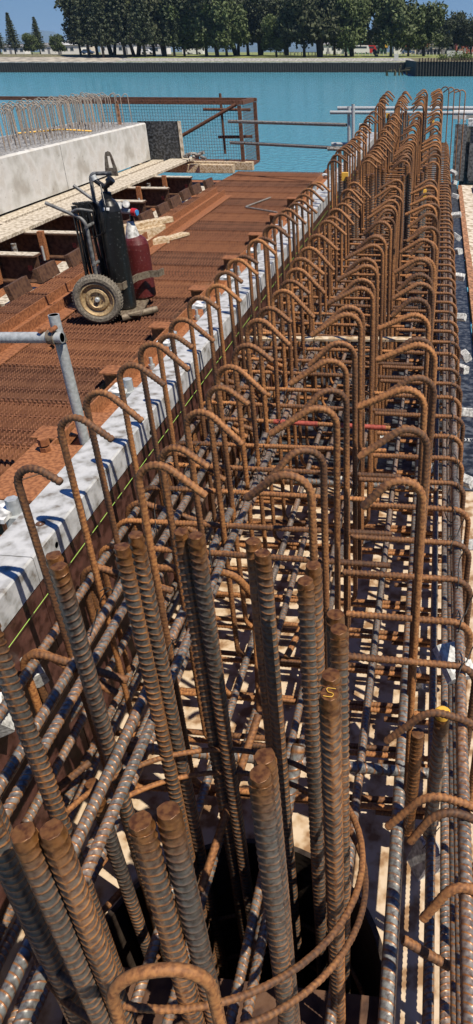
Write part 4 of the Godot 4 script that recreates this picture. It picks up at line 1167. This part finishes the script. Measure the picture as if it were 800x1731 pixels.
	var bars := [
		[-0.785, 0.540, 1, "top bar nearest the side form"], [-0.700, 0.538, 1, "left bar of the left top pair"], [-0.664, 0.538, 1, "right bar of the left top pair"],
		[-0.520, 0.538, 1, "left bar of the middle top pair"], [-0.484, 0.538, 1, "right bar of the middle top pair"],
		[-0.772, 0.420, 1, "upper side bar by the form"], [-0.772, 0.270, 1, "lower side bar by the form"],
		[0.108, 0.536, 1, "top corner bar on the right"], [0.117, 0.400, 2, "upper side bar on the right face"], [0.117, 0.300, 2, "middle side bar on the right face"], [0.117, 0.200, 2, "lower side bar on the right face"],
		[-0.800, 0.105, 1, "bottom bar nearest the side form"], [-0.772, 0.108, 1, "second bottom bar from the form"], [-0.690, 0.108, 1, "third bottom bar from the form"],
		[-0.660, 0.108, 1, "fourth bottom bar from the form"], [-0.475, 0.110, 1, "fifth bottom bar from the form"], [-0.405, 0.110, 1, "sixth bottom bar from the form"], [-0.290, 0.110, 1, "left bar of the bottom pair right of the middle"], [-0.262, 0.110, 1, "right bar of the bottom pair right of the middle"],
		[-0.105, 0.112, 1, "thin bottom bar left of the thick one"], [-0.002, 0.114, 0, "thick bottom bar running clear to the camera"], [0.105, 0.108, 1, "bottom corner bar on the right"],
		[0.075, 0.110, 1, "bottom bar lapped beside the right corner bar"]]
	for bdef in bars:
		var o := solo("longitudinal_bar", [big, mid, small][bdef[2]], "long grey bar, the %s" % bdef[3], "rebar", Vector3(bdef[0], bdef[1], z0 + rng.randf_range(-0.05, 0.05)), "long bars of the cage")
		o.rotation = Vector3(0, rng.randf_range(-0.0012, 0.0012), rng.randf() * 6.0)
	# transverse grey bars and the diagonal trimmers round the pile
	var td := rebar(pv([Vector3(-0.70, 0, 0), Vector3(0.10, 0, 0)]), 0.0135, 0.020, 0.0017, 12, STEEL * 1.3, RUST_A, M.bar, -0.1, 64, true)
	solo("cross_bar", td, "grey ribbed cross bar low in front of the pile bars", "rebar", Vector3(-0.01, 0.132, -1.135))
	var td2 := rebar(pv([Vector3(-0.58, 0, 0), Vector3(0.08, 0, 0)]), 0.0125, 0.018, 0.0016, 10, STEEL * 1.3, RUST_A, M.bar, -0.1, 65, true)
	solo("cross_bar", td2, "grey ribbed cross bar where the pale and the dark floor meet", "rebar", Vector3(0.0, 0.140, -2.49))
	var tops := [
				[[Vector3(-0.412, 0.120, -0.800), Vector3(-0.336, 0.340, -1.095)], 0.0085, "brown rod leaning between the pile bars", false],
		[[Vector3(-0.683, 0.500, -1.410), Vector3(-0.459, 0.500, -1.409), Vector3(-0.415, 0.400, -1.435), Vector3(-0.393, 0.120, -1.300)], 0.0105, "dark bent bar hooking over between the pile bars", false],
		[[Vector3(-0.792, 0.200, -0.941), Vector3(-0.730, 0.220, -1.016)], 0.0085, "short brown rod end left of the pile bars", false],
		[[Vector3(-0.684, 0.060, -0.825), Vector3(-0.650, 0.080, -0.904)], 0.0070, "short brown rod pointing up inside the pile casing", false],
		[[Vector3(-0.637, 0.050, -0.757), Vector3(-0.592, 0.070, -0.822)], 0.0070, "second short brown rod pointing up inside the pile casing", false],
		[[Vector3(-0.294, -0.050, -0.732), Vector3(-0.237, 0.300, -1.051)], 0.0150, "thick dark bar end crossing low inside the pile ring", true],
		[[Vector3(-0.340, 0.200, -1.423), Vector3(-0.316, 0.220, -1.525)], 0.0085, "brown rod stub behind the middle pile bars", false],
		[[Vector3(-0.899, 0.150, -1.050), Vector3(-0.846, 0.200, -1.231)], 0.0150, "dark stub of a thick bar behind the left pile bars", true]]
	var si := 80
	for t in tops:
		si += 1
		var pth: PackedVector3Array = bent(t[0], 0.05, 6) if t[0].size() > 2 else pv(t[0])
		solo("loose_bar", rebar(pth, t[1], 0.018 if t[3] else 0.010, 0.0016 if t[3] else 0.0012, 12 if t[3] else 8, STEEL * 1.2 if t[3] else RUST_B, RUST_A, M.bar if t[3] else M.rebar, 0.0 if t[3] else 0.4, si, t[3]), t[2], "rebar")
	# wrapped hook ends lapped at the side form
	for k in 9:
		var z := -1.02 - 0.30 * k
		for w in 2:
			var pth: PackedVector3Array = bent([Vector3(-0.59 - 0.02 * w, 0.50 - 0.02 * w, z + 0.02 * w), Vector3(-0.815, 0.575, z - 0.018 * w), Vector3(-0.815, 0.38, z - 0.03 * w)], 0.045, 7)
			solo("edge_hook", rebar(pth, 0.0085, 0.0095, 0.0013, 8, RUST_B, RUST_A, M.rebar, 0.45, 100 + k * 2 + w), "bent rusty hook at the form, %s one of the %s group from the camera" % ["upper" if w == 0 else "lower", ord_word(k + 1)], "rebar hook", Vector3.ZERO, "edge hooks by the side form")
	# hooked bars at the near right corner
	var hk := [[-0.935, 0.555, 0.0066], [-0.755, 0.555, 0.0064], [-0.738, 0.545, 0.0066], [-0.615, 0.54, 0.0072]]
	for i in hk.size():
		var z: float = hk[i][0]
		var x0: float = [-0.035, -0.02, 0.02, 0.045][i]
		var pth: PackedVector3Array = bent([Vector3(x0, hk[i][1] - 0.05, z + 0.02), Vector3(maxf(0.045, x0 + 0.045), hk[i][1] + 0.025, z), Vector3(0.142, hk[i][1] - 0.005, z), Vector3(0.142, 0.10, z)], 0.05, 7)
		solo("corner_hook", rebar(pth, hk[i][2], 0.009, 0.0013, 9, RUST_B, RUST_A, M.rebar, 0.5, 130 + i), "rusty hook curling over the near right bundle, %s from the camera" % ord_word(hk.size() - i), "rebar hook", Vector3.ZERO, "hooks at the near right corner")
	# lapped vertical bar ends at the right
	var cap1 := solo("starter_bar", rebar(pv([Vector3(0.073, 0.52, -0.985), Vector3(0.070, 0.10, -0.99)]), 0.0148, 0.017, 0.0017, 14, STEEL, RUST_A, M.bar, 0.0, 141, true), "short dark bar with orange painted end standing in the right hand bundle", "rebar")
	var oc := MB.new(); oc.lathe(PackedVector2Array([Vector2(0.0152, -0.010), Vector2(0.0158, 0.002), Vector2(0.012, 0.0045), Vector2(0.0, 0.005)]), 14)
	build("painted_end", oc.done(M.yellow), cap1, Vector3(0.073, 0.52, -0.985))
	solo("starter_bar", rebar(pv([Vector3(0.026, 0.50, -0.945), Vector3(0.022, 0.09, -1.0)]), 0.0125, 0.015, 0.0015, 12, RUST_B, RUST_A, M.bar, 0.3, 142, true), "short brown bar end standing beside the thick bar at the right", "rebar")
	for s in [[0.02, 0.11, -0.70, 0.4], [0.03, 0.10, -0.52, 0.9]]:
		solo("bar_stub", rebar(pv([Vector3(s[0], s[1] + 0.10, s[2]), Vector3(s[0] + 0.09, s[1] + 0.06, s[2] + 0.05 * s[3])]), 0.0085, 0.010, 0.0012, 9, RUST_B, RUST_A, M.rebar, 0.5, 143), "rusty bar stub poking left from the near right bundle, %s" % ("farther one" if s[3] < 0.5 else "nearer one"), "rebar")
	# tie wires
	var tw := MB.new()
	var loop := PackedVector3Array()
	for i in 15: loop.append(Vector3(sin(i * TAU / 12.0) * 0.026, cos(i * TAU / 12.0) * 0.024, (i - 7) * 0.0012))
	loop.append(Vector3(0.045, 0.03, 0.012)); loop.append(Vector3(0.05, 0.055, 0.02))
	tw.tube(loop, 0.0015, 5)
	var wm := tw.done(M.wire)
	var xs := [0.100, -0.195, -0.700, -0.50]
	var xw := ["right corner bar", "right hand inner legs", "left top pair of bars", "middle top pair of bars"]
	for i in xs.size():
		for k in 16:
			var o := solo("tie_wire", wm, "black tie wire on the %s, %s crossing from the camera" % [xw[i], ord_word(k + 1)], "tie wire", Vector3(xs[i] + rng.randf_range(-0.01, 0.01), 0.548, -1.07 - 0.15 * k), "tie wires on the cage")
			o.rotation = Vector3(0, PI / 2 + rng.randf_range(-0.5, 0.5), rng.randf_range(-0.4, 0.4))

# ------------------------------------------------------------------ starter bars of the three piles
func make_columns() -> void:
	var bm := []
	for s in 4:
		bm.append(rebar(pv([Vector3(0, 2.2, 0), Vector3(0, 1.1, 0), Vector3(0, 0, 0)]), 0.0120, 0.0148, 0.0020, 18, Color(0.120, 0.128, 0.142), RUST_A * 1.2, M.bar, -0.34 + 0.15 * s, 151 + s, true))
	# near ring, read from the photograph: x, z and height of each top
	var tops := [
		[-0.549, -0.829, 0.950, "front bar of the left pair with flared tops"],
		[-0.567, -0.852, 0.952, "rear bar of the left pair, its top just behind the front one"],
		[-0.471, -0.894, 0.950, "left bar of the second pair from the left at the back"],
		[-0.457, -0.921, 0.952, "right bar of the second pair from the left at the back"],
		[-0.389, -0.940, 0.950, "left bar of the third pair at the back"],
		[-0.360, -0.931, 0.952, "right bar of the third pair at the back"],
		[-0.263, -0.928, 0.950, "rear dark bar of the fourth pair at the back"],
		[-0.239, -0.898, 0.952, "front bar of the fourth pair at the back"],
		[-0.155, -0.875, 0.950, "taller rear bar of the fifth pair"],
		[-0.165, -0.833, 0.952, "front bar of the fifth pair"],
		[-0.104, -0.762, 0.950, "rear bar of the pair beside the right casing edge"],
		[-0.097, -0.728, 0.952, "front bar of the pair beside the right casing edge"],
		[-0.100, -0.648, 0.950, "rear bar of the pair with a chalk mark"],
		[-0.093, -0.613, 0.952, "bar with a yellow chalk mark on its end"],
		[-0.156, -0.516, 0.950, "rear bar of the near middle pair"],
		[-0.157, -0.488, 0.952, "front bar of the near middle pair"],
		[-0.242, -0.435, 0.950, "right bar of the nearest pair in the middle bottom"],
		[-0.264, -0.422, 0.952, "left bar of the nearest pair in the middle bottom"],
		[-0.355, -0.401, 0.950, "right bar of the nearest pair at the bottom left"],
		[-0.379, -0.393, 0.952, "left bar of the nearest pair at the bottom left"],
		[-0.456, -0.436, 0.950, "right bar of the pair at the lower left edge"],
		[-0.485, -0.456, 0.952, "left bar of the pair at the lower left edge"],
		[-0.547, -0.525, 0.950, "right bar of the second pair at the left edge"],
		[-0.567, -0.555, 0.952, "left bar of the second pair at the left edge"],
		[-0.577, -0.685, 0.962, "right bar of the pair rising out of the left edge"],
		[-0.600, -0.704, 0.964, "left bar of the pair rising out of the left edge"]]
	for i in tops.size():
		var t: Array = tops[i]
		var o := solo("pile_bar", bm[(i * 3 + i / 4) % 4], "thick pile bar, %s" % t[3], "rebar", Vector3(t[0], t[2] - 2.2, t[1]), "pile bars nearest the camera")
		o.rotation = Vector3(rng.randf_range(-0.0015, 0.0015), rng.randf() * TAU, rng.randf_range(-0.0015, 0.0015))
		if i == 13:
			var ch := bent([Vector3(0.007, 0, -0.006), Vector3(-0.006, 0, -0.007), Vector3(-0.002, 0, 0.0), Vector3(0.006, 0, 0.002), Vector3(0.004, 0, 0.008), Vector3(-0.007, 0, 0.007)], 0.003, 3)
			var cm := build("chalk_mark", tube_mesh(ch, 0.0006, M.yellow, 4), o, Vector3(0, 2.2028, 0))
			cm.rotation.y = -o.rotation.y
	# shorter dark bars and hoops inside
	for s in [[-0.60, -0.86, 0.50, "short dark bar in the shade behind the left pair"], [-0.63, -0.90, 0.48, "second short dark bar in the shade behind the left pair"], [-0.36, -0.62, 0.05, "dark bar low in the middle of the pile"], [-0.28, -0.68, 0.06, "second dark bar low in the middle of the pile"]]:
		var o := solo("pile_bar", bm[0], "thick ribbed pile bar, the %s" % s[3], "rebar", Vector3(s[0], s[2] - 2.2, s[1]), "pile bars nearest the camera")
		o.rotation = Vector3(0.05, 1.0, 0.03)
	var hoops := [[0.42, 0.268, 0.15, 0.10, "upper slack hoop sagging round the near pile bars"], [0.34, 0.274, 0.16, 0.16, "second slack hoop below the upper one"], [-0.25, 0.292, 0.02, 0.02, "third hoop inside the casing"], [-0.45, 0.292, -0.02, 0.02, "fourth hoop inside the casing"], [-0.65, 0.292, 0.01, -0.02, "lowest hoop inside the casing"]]
	for i in hoops.size():
		var h: Array = hoops[i]
		var p := PackedVector3Array()
		for k in 66:
			var a := TAU * k / 60.0 + 2.2
			var y: float = h[0] + h[2] * 0.5 * (1.0 + sin(a - 0.09)) * (1.0 if k < 60 else 1.03)
			p.append(Vector3(cos(a) * h[1], y, sin(a) * h[1] * 0.99))
		solo("pile_hoop", rebar(p, 0.0052, 0.0085, 0.0008, 8, RUST_B, RUST_A, M.rebar, 0.5, 170 + i), "rusty ribbed hoop, the %s" % h[4], "rebar hoop", PILE, "hoops of the near pile")
	var arch := rebar(bent([Vector3(-0.282, 0.30, -0.28), Vector3(-0.270, 0.878, -0.305), Vector3(-0.178, 0.878, -0.325), Vector3(-0.162, 0.3, -0.30)], 0.045, 10), 0.0056, 0.0085, 0.0013, 12, RUST_B, RUST_A, M.rebar, 0.5, 180)
	solo("near_arch", arch, "rusty arched bar close to the camera at the bottom of the picture", "rebar")
	# the two farther rings
	for ring in [[-0.33, -4.88, 0.27, 0.99, 9, "second pile"], [-0.33, -8.85, 0.27, 1.06, 9, "third pile"]]:
		var c := 0
		for k in ring[4]:
			for w in 2:
				var a: float = TAU * (k + 0.5) / ring[4] + (0.105 if w else 0.0)
				c += 1
				var y: float = ring[3] + rng.randf_range(-0.035, 0.03) - (0.09 if (k + w) % 5 == 0 else 0.0)
				var o := solo("pile_bar", bm[(k + w) % 4], "thick dark bar of the %s, %s round its ring from the right" % [ring[5], ord_word(c)], "rebar", Vector3(ring[0] + cos(a) * ring[2], y - 2.2, ring[1] + sin(a) * ring[2]), "bars of the " + ring[5])
				o.rotation.y = rng.randf() * TAU
				if c in [8, 1]:
					var cp := solo("rebar_cap", box_mesh(Vector3(0.038, 0.045, 0.038), M.yellow), "yellow cap on a bar of the %s, %s" % [ring[5], {8: "left of two side by side", 9: "right of two side by side", 1: "the single one at the right"}[c]], "rebar cap", o.position + Vector3(0, 2.2 - 0.01, 0))
					cp.rotation.y = 0.2 * c

# ------------------------------------------------------------------ gas cylinder trolley
func make_trolley() -> void:
	var y := DECK_Y
	var t := thing("cylinder_trolley", "two wheeled gas cylinder trolley with grey handles standing on the grating", "trolley", Vector3(-2.52, y, -5.62))
	for w in [[Vector3(-0.075, 0.187, 0.24), 0.16], [Vector3(-0.16, 0.187, -0.42), 0.16]]:
		var tf := Transform3D(Basis(Vector3.UP, 0.22) * Basis(Vector3(1, 0, 0), PI / 2), Vector3.ZERO)
		var ty := MB.new()
		ty.lathe(PackedVector2Array([Vector2(0.128, -0.034), Vector2(0.145, -0.047), Vector2(0.168, -0.047), Vector2(0.181, -0.036), Vector2(0.187, -0.018), Vector2(0.187, 0.018), Vector2(0.181, 0.036), Vector2(0.168, 0.047), Vector2(0.145, 0.047), Vector2(0.128, 0.034), Vector2(0.128, -0.034)]), 40, tf)
		var wh := build("wheel", ty.done(M.rubber), t, w[0])
		var rm := MB.new()
		rm.lathe(PackedVector2Array([Vector2(0.130, -0.03), Vector2(0.130, 0.036), Vector2(0.122, 0.038), Vector2(0.112, 0.020), Vector2(0.092, 0.012), Vector2(0.080, 0.026), Vector2(0.062, 0.030), Vector2(0.050, 0.016), Vector2(0.030, 0.014), Vector2(0.0, 0.014)]), 40, tf)
		build("rim", rm.done(M.rim), wh)
		var hb := MB.new()
		hb.lathe(PackedVector2Array([Vector2(0.020, 0.014), Vector2(0.019, 0.036), Vector2(0.013, 0.042), Vector2(0.0, 0.042)]), 14, tf)
		build("hub_cap", hb.done(M.galv), wh)
		for k in 4:
			var nb := MB.new()
			nb.lathe(PackedVector2Array([Vector2(0.006, 0.010), Vector2(0.006, 0.022), Vector2(0.0, 0.023)]), 6, tf * Transform3D(Basis.IDENTITY, Vector3(cos(k * PI / 2 + 0.4) * 0.038, 0, sin(k * PI / 2 + 0.4) * 0.038)))
			build("wheel_nut", nb.done(M.rust_dark), wh)
		# tread grooves
		var tg := MB.new()
		for k in 48:
			var a := TAU * k / 48
			tg.box(tf * Vector3(cos(a) * 0.1865, 0.0, sin(a) * 0.1865), Vector3(0.006, 0.004, 0.07), tf.basis * Basis(Vector3(1, 0, 0), PI / 2) * Basis(Vector3(0, 0, 1), a))
		build("tread", tg.done(M.rubber), wh)
	build("axle", tube_mesh(pv([Vector3(-0.075, 0.187, 0.2), Vector3(-0.15, 0.187, -0.40)]), 0.014, M.grey_steel), t)
	# frame: two uprights bending into handles, cross bars, toe plate, lifting bracket
	build("handle", tube_mesh(bent([Vector3(-0.10, 0.05, 0.13), Vector3(-0.12, 0.745, 0.10), Vector3(-0.40, 0.865, 0.12)], 0.09, 8), 0.0135, M.grey_steel, 12), t)
	build("handle", tube_mesh(bent([Vector3(-0.12, 0.05, -0.28), Vector3(-0.13, 0.78, -0.27), Vector3(-0.34, 0.93, -0.27)], 0.09, 8), 0.0135, M.grey_steel, 12), t)
	for yy in [0.12, 0.42, 0.70]: build("cross_bar", tube_mesh(pv([Vector3(-0.11, yy, 0.13), Vector3(-0.125, yy, -0.28)]), 0.013, M.grey_steel), t)
	build("lifting_tube", tube_mesh(bent([Vector3(-0.105, 0.35, -0.06), Vector3(-0.09, 1.045, -0.06), Vector3(0.09, 1.055, -0.05)], 0.045, 8), 0.0145, M.grey_steel, 12), t)
	var lug := MB.new()
	lug.prism(PackedVector2Array([Vector2(-0.045, 0), Vector2(0.050, 0), Vector2(0.046, 0.055), Vector2(-0.043, 0.055)]), -0.005, 0.005)
	lug.prism(PackedVector2Array([Vector2(-0.043, 0.0551), Vector2(-0.014, 0.0551), Vector2(-0.012, 0.135), Vector2(-0.030, 0.135)]), -0.005, 0.005)
	lug.prism(PackedVector2Array([Vector2(0.020, 0.0551), Vector2(0.046, 0.0551), Vector2(0.026, 0.135), Vector2(0.010, 0.135)]), -0.005, 0.005)
	lug.prism(PackedVector2Array([Vector2(-0.030, 0.1351), Vector2(0.026, 0.1351), Vector2(0.016, 0.160), Vector2(0.0, 0.168), Vector2(-0.020, 0.160)]), -0.005, 0.005)
	build("lifting_lug", lug.done(M.steel_worn), t, Vector3(0.085, 1.035, -0.05))
	var toe := build("toe_plate", box_mesh(Vector3(0.24, 0.012, 0.46), M.steel_worn), t, Vector3(0.06, 0.045, -0.05))
	toe.rotation.y = 0.2
	var tc := build("toe_channel", pipe(pv([Vector3(0.07, 0.028, 0.205), Vector3(0.27, 0.028, -0.06)]), 0.034, 0.026, M.steel_worn, 4), t)
	tc.position.y = 0.0
	var st := MB.new()
	var sp := [Vector3(0.025, 0.25, 0.115), Vector3(0.085, 0.25, 0.098), Vector3(0.105, 0.262, 0.05), Vector3(0.13, 0.27, -0.11), Vector3(0.20, 0.275, -0.20), Vector3(0.27, 0.275, -0.22), Vector3(0.29, 0.275, -0.30)]
	for i in sp.size() - 1:
		var a: Vector3 = sp[i]; var c: Vector3 = sp[i + 1]
		var out := (c - a).cross(Vector3.UP).normalized() * -0.004
		for s in [1.0, -1.0]: st.quad(a + out * s + Vector3(0, 0.027, 0), c + out * s + Vector3(0, 0.027, 0), c + out * s - Vector3(0, 0.027, 0), a + out * s - Vector3(0, 0.027, 0), out * s)
		st.quad(a + out + Vector3(0, 0.027, 0), c + out + Vector3(0, 0.027, 0), c - out + Vector3(0, 0.027, 0), a - out + Vector3(0, 0.027, 0), Vector3.UP)
	build("retaining_strap", st.done(M.steel_worn), t)
	# black cylinder
	var bc := thing("gas_cylinder", "tall scuffed black gas cylinder standing on the trolley", "gas cylinder", Vector3(-2.482, y + 0.055, -5.62))
	var cb := MB.new()
	cb.lathe(PackedVector2Array([Vector2(0, 0), Vector2(0.085, 0.004), Vector2(0.089, 0.016), Vector2(0.089, 0.70), Vector2(0.086, 0.745), Vector2(0.075, 0.785), Vector2(0.058, 0.815), Vector2(0.036, 0.832), Vector2(0.034, 0.838)]), 36)
	build("body", cb.done(M.cyl_black), bc)
	var nk := MB.new(); nk.lathe(PackedVector2Array([Vector2(0.038, 0.832), Vector2(0.038, 0.872), Vector2(0.028, 0.876), Vector2(0.016, 0.878), Vector2(0.016, 0.915), Vector2(0, 0.917)]), 18)
	build("valve_neck", nk.done(M.black), bc)
	var va := build("valve", tube_mesh(pv([Vector3(-0.075, 0.960, 0.0), Vector3(0.0, 0.905, 0.0), Vector3(0.03, 0.925, 0.02), Vector3(0.055, 0.955, 0.035)]), 0.019, M.black, 10), bc)
	var hwv := MB.new(); hwv.lathe(PackedVector2Array([Vector2(0, 0), Vector2(0.030, 0.002), Vector2(0.030, 0.04), Vector2(0.0, 0.043)]), 12, Transform3D(Basis(Vector3(0, 0, 1), -0.9), Vector3(0.045, 0.945, 0.03)))
	build("hand_wheel", hwv.done(M.black), va)
	build("outlet", tube_mesh(pv([Vector3(-0.07, 0.955, 0), Vector3(-0.085, 0.985, 0.0)]), 0.026, M.galv, 10), va)
	build("shoulder_label", box_mesh(Vector3(0.05, 0.022, 0.002), M.white, Vector3(0, 0, 0), Basis(Vector3(1, 0, 0), -0.55)), bc, Vector3(0.015, 0.768, 0.0835))
	build("pigtail_hose", tube_mesh(bent([Vector3(-0.02, 0.93, 0.03), Vector3(0.03, 0.78, 0.12), Vector3(-0.03, 0.60, 0.11), Vector3(-0.14, 0.55, 0.06)], 0.07, 7), 0.006, M.black, 7), bc)
	# dark red cylinder
	var rc := thing("gas_cylinder", "shorter dark red gas cylinder behind the tall black one", "gas cylinder", Vector3(-2.440, y + 0.055, -5.93))
	var rb := MB.new()
	rb.lathe(PackedVector2Array([Vector2(0, 0), Vector2(0.095, 0.004), Vector2(0.104, 0.018), Vector2(0.104, 0.085), Vector2(0.1055, 0.092), Vector2(0.104, 0.10), Vector2(0.104, 0.40), Vector2(0.100, 0.44), Vector2(0.085, 0.475), Vector2(0.060, 0.495), Vector2(0.030, 0.505)]), 36)
	build("body", rb.done(M.cyl_red), rc)
	var co := MB.new(); co.lathe(PackedVector2Array([Vector2(0.058, 0.485), Vector2(0.050, 0.53), Vector2(0.028, 0.605), Vector2(0.022, 0.612)]), 16)
	build("paper_collar", co.done(M.white), rc, Vector3(-0.012, 0, 0.01))
	var va2 := build("valve", tube_mesh(pv([Vector3(0, 0.50, 0), Vector3(0, 0.655, 0)]), 0.016, M.black, 10), rc)
	for k in 2:
		var gtf := Transform3D(Basis(Vector3.UP, 0.25) * Basis(Vector3(1, 0, 0), PI / 2 - 0.35), Vector3(-0.065 + 0.058 * k, 0.735 + 0.012 * k, 0.05))
		var gb := MB.new(); gb.lathe(PackedVector2Array([Vector2(0, -0.022), Vector2(0.027, -0.022), Vector2(0.029, -0.004), Vector2(0.029, 0.005), Vector2(0.025, 0.006)]), 18, gtf)
		var ga := build("gauge", gb.done(M.galv), va2)
		var gf := MB.new(); gf.lathe(PackedVector2Array([Vector2(0.025, 0.0045), Vector2(0, 0.0048)]), 18, gtf)
		build("dial", gf.done(M.white), ga)
	build("regulator_body", tube_mesh(pv([Vector3(-0.06, 0.69, 0.02), Vector3(0.03, 0.685, 0.03)]), 0.020, M.galv, 10), va2)
	build("regulator_knob", tube_mesh(pv([Vector3(0.025, 0.685, 0.03), Vector3(0.062, 0.683, 0.038)]), 0.030, M.red, 14), va2)
	build("knob_face", tube_mesh(pv([Vector3(0.0625, 0.683, 0.038), Vector3(0.071, 0.6825, 0.040)]), 0.022, M.blue, 14), va2)
	# hose coil hung at the back, and the red extinguisher behind it
	var ho := thing("hose_coil", "coil of thin dark hoses hanging over the trolley handle", "hose", Vector3(-2.685, y, -5.62))
	for k in 9:
		var dx := -0.035 + 0.011 * k
		var low := 0.20 + 0.035 * (k % 4)
		var w := 0.035 + 0.006 * (k % 3)
		var p := bent([Vector3(dx - w * 0.3, 0.84, 0.085 - 0.01 * k), Vector3(dx + 0.03 * sin(k * 2.0), low, 0.10 - 0.015 * k), Vector3(dx + w + 0.03 * cos(k * 1.3), low, 0.085 - 0.02 * k), Vector3(dx + w * 0.7, 0.84, 0.03 - 0.01 * k), Vector3(dx - w * 0.3, 0.855, 0.07 - 0.01 * k)], 0.03, 5)
		build("hose_loop", tube_mesh(p, 0.0085, M.black if k % 3 else M.cyl_black, 7), ho)
	build("hose_wrap", tube_mesh(bent([Vector3(-0.05, 0.80, 0.10), Vector3(0.02, 0.83, 0.13), Vector3(0.09, 0.80, 0.05)], 0.04, 5), 0.010, M.grey_steel, 7), ho)
	var ex := thing("fire_extinguisher", "red fire extinguisher strapped behind the hose coil on the trolley", "fire extinguisher", Vector3(-2.66, y + 0.14, -5.86))
	var eb := MB.new()
	eb.lathe(PackedVector2Array([Vector2(0, 0), Vector2(0.068, 0.003), Vector2(0.072, 0.012), Vector2(0.072, 0.36), Vector2(0.062, 0.395), Vector2(0.03, 0.415), Vector2(0.022, 0.43), Vector2(0, 0.432)]), 24)
	build("body", eb.done(M.red), ex)
	build("label", box_mesh(Vector3(0.055, 0.14, 0.002), M.white), ex, Vector3(-0.005, 0.19, 0.0725))
	build("trigger", box_mesh(Vector3(0.10, 0.02, 0.02), M.black), ex, Vector3(0.02, 0.45, 0))

# ------------------------------------------------------------------ small things on the cage
func make_small() -> void:
	var lath := MB.new()
	lath.box(Vector3.ZERO, Vector3(0.80, 0.010, 0.026), Basis(Vector3.UP, 0.09) * Basis(Vector3(1, 0, 0), 0.15))
	solo("timber_lath", lath.done(M.timber), "thin pale timber lath lying across the top of the cage", "lath", Vector3(-0.40, 0.583, -2.955))
	var blocks := [[0.172, 0.31, -2.27], [0.178, 0.42, -2.62], [0.172, 0.33, -3.32], [0.180, 0.45, -3.17], [0.172, 0.40, -3.90], [0.172, 0.45, -4.55], [0.175, 0.50, -5.0], [0.172, 0.50, -5.45], [0.175, 0.53, -6.1], [0.175, 0.56, -6.8], [0.175, 0.57, -7.5], [0.175, 0.57, -8.2], [0.17, 0.20, -2.02]]
	for i in blocks.size():
		var b: Array = blocks[i]
		var mb := MB.new(); mb.cbox(Vector3.ZERO, Vector3(0.036, 0.036, 0.055 + 0.01 * (i % 3)), 0.004)
		var o := solo("cover_spacer", mb.done(M.spacer), "white spacer block on the right face of the cage, %s from the camera" % ord_word(i + 2), "spacer", Vector3(b[0], b[1], b[2]), "spacer blocks on the right face")
		o.rotation = Vector3(0.5 * sin(i * 3.1), 0.9 + 0.6 * sin(i * 1.7), 0.6 * cos(i * 2.3))
	var near := [[Vector3(0.105, 0.455, -1.195), Vector3(0.075, 0.030, 0.085), Vector3(0.45, 0.5, -0.25), "largest pale spacer block, wedged between the bars at the near right"], [Vector3(-0.822, 0.47, -1.055), Vector3(0.030, 0.05, 0.06), Vector3(0.3, 0.8, 0.2), "pale spacer block tied near the wrapped hooks at the left"], [Vector3(-0.815, 0.50, -0.90), Vector3(0.05, 0.05, 0.07), Vector3(0.3, 0.4, 0.4), "pale spacer block at the left edge behind the pile bars"]]
	for s in near:
		var mb := MB.new(); mb.cbox(Vector3.ZERO, s[1], 0.005)
		var o := solo("cover_spacer", mb.done(M.spacer), s[3], "spacer", s[0])
		o.rotation = s[2]
	var ch := thing("bar_chair", "grey wedge shaped bar chair standing on the pale floor at the right", "bar chair", Vector3(0.075, 0, -0.985), 0.5)
	var cb := MB.new()
	cb.prism(PackedVector2Array([Vector2(-0.045, 0), Vector2(0.045, 0), Vector2(0.015, 0.07), Vector2(-0.015, 0.07)]), -0.03, 0.03)
	build("block", cb.done(M.spacer), ch)
	build("groove_wire", tube_mesh(pv([Vector3(-0.02, 0.071, 0.0), Vector3(0.02, 0.13, 0.0)]), 0.0012, M.wire, 5), ch)
	for k in 6:
		var c2 := MB.new(); c2.prism(PackedVector2Array([Vector2(-0.03, 0), Vector2(0.03, 0), Vector2(0.012, 0.05), Vector2(-0.012, 0.05)]), -0.022, 0.022)
		var o := solo("bar_chair", c2.done(M.spacer), "small pale bar chair under the bottom bars, %s from the camera" % ord_word(k + 2), "bar chair", Vector3([0.02, -0.19, 0.03, -0.19, 0.02, -0.35][k], 0.005, [-1.55, -2.3, -2.85, -3.1, -3.5, -2.7][k]), "bar chairs under the cage")
		o.rotation.y = 0.6 * k
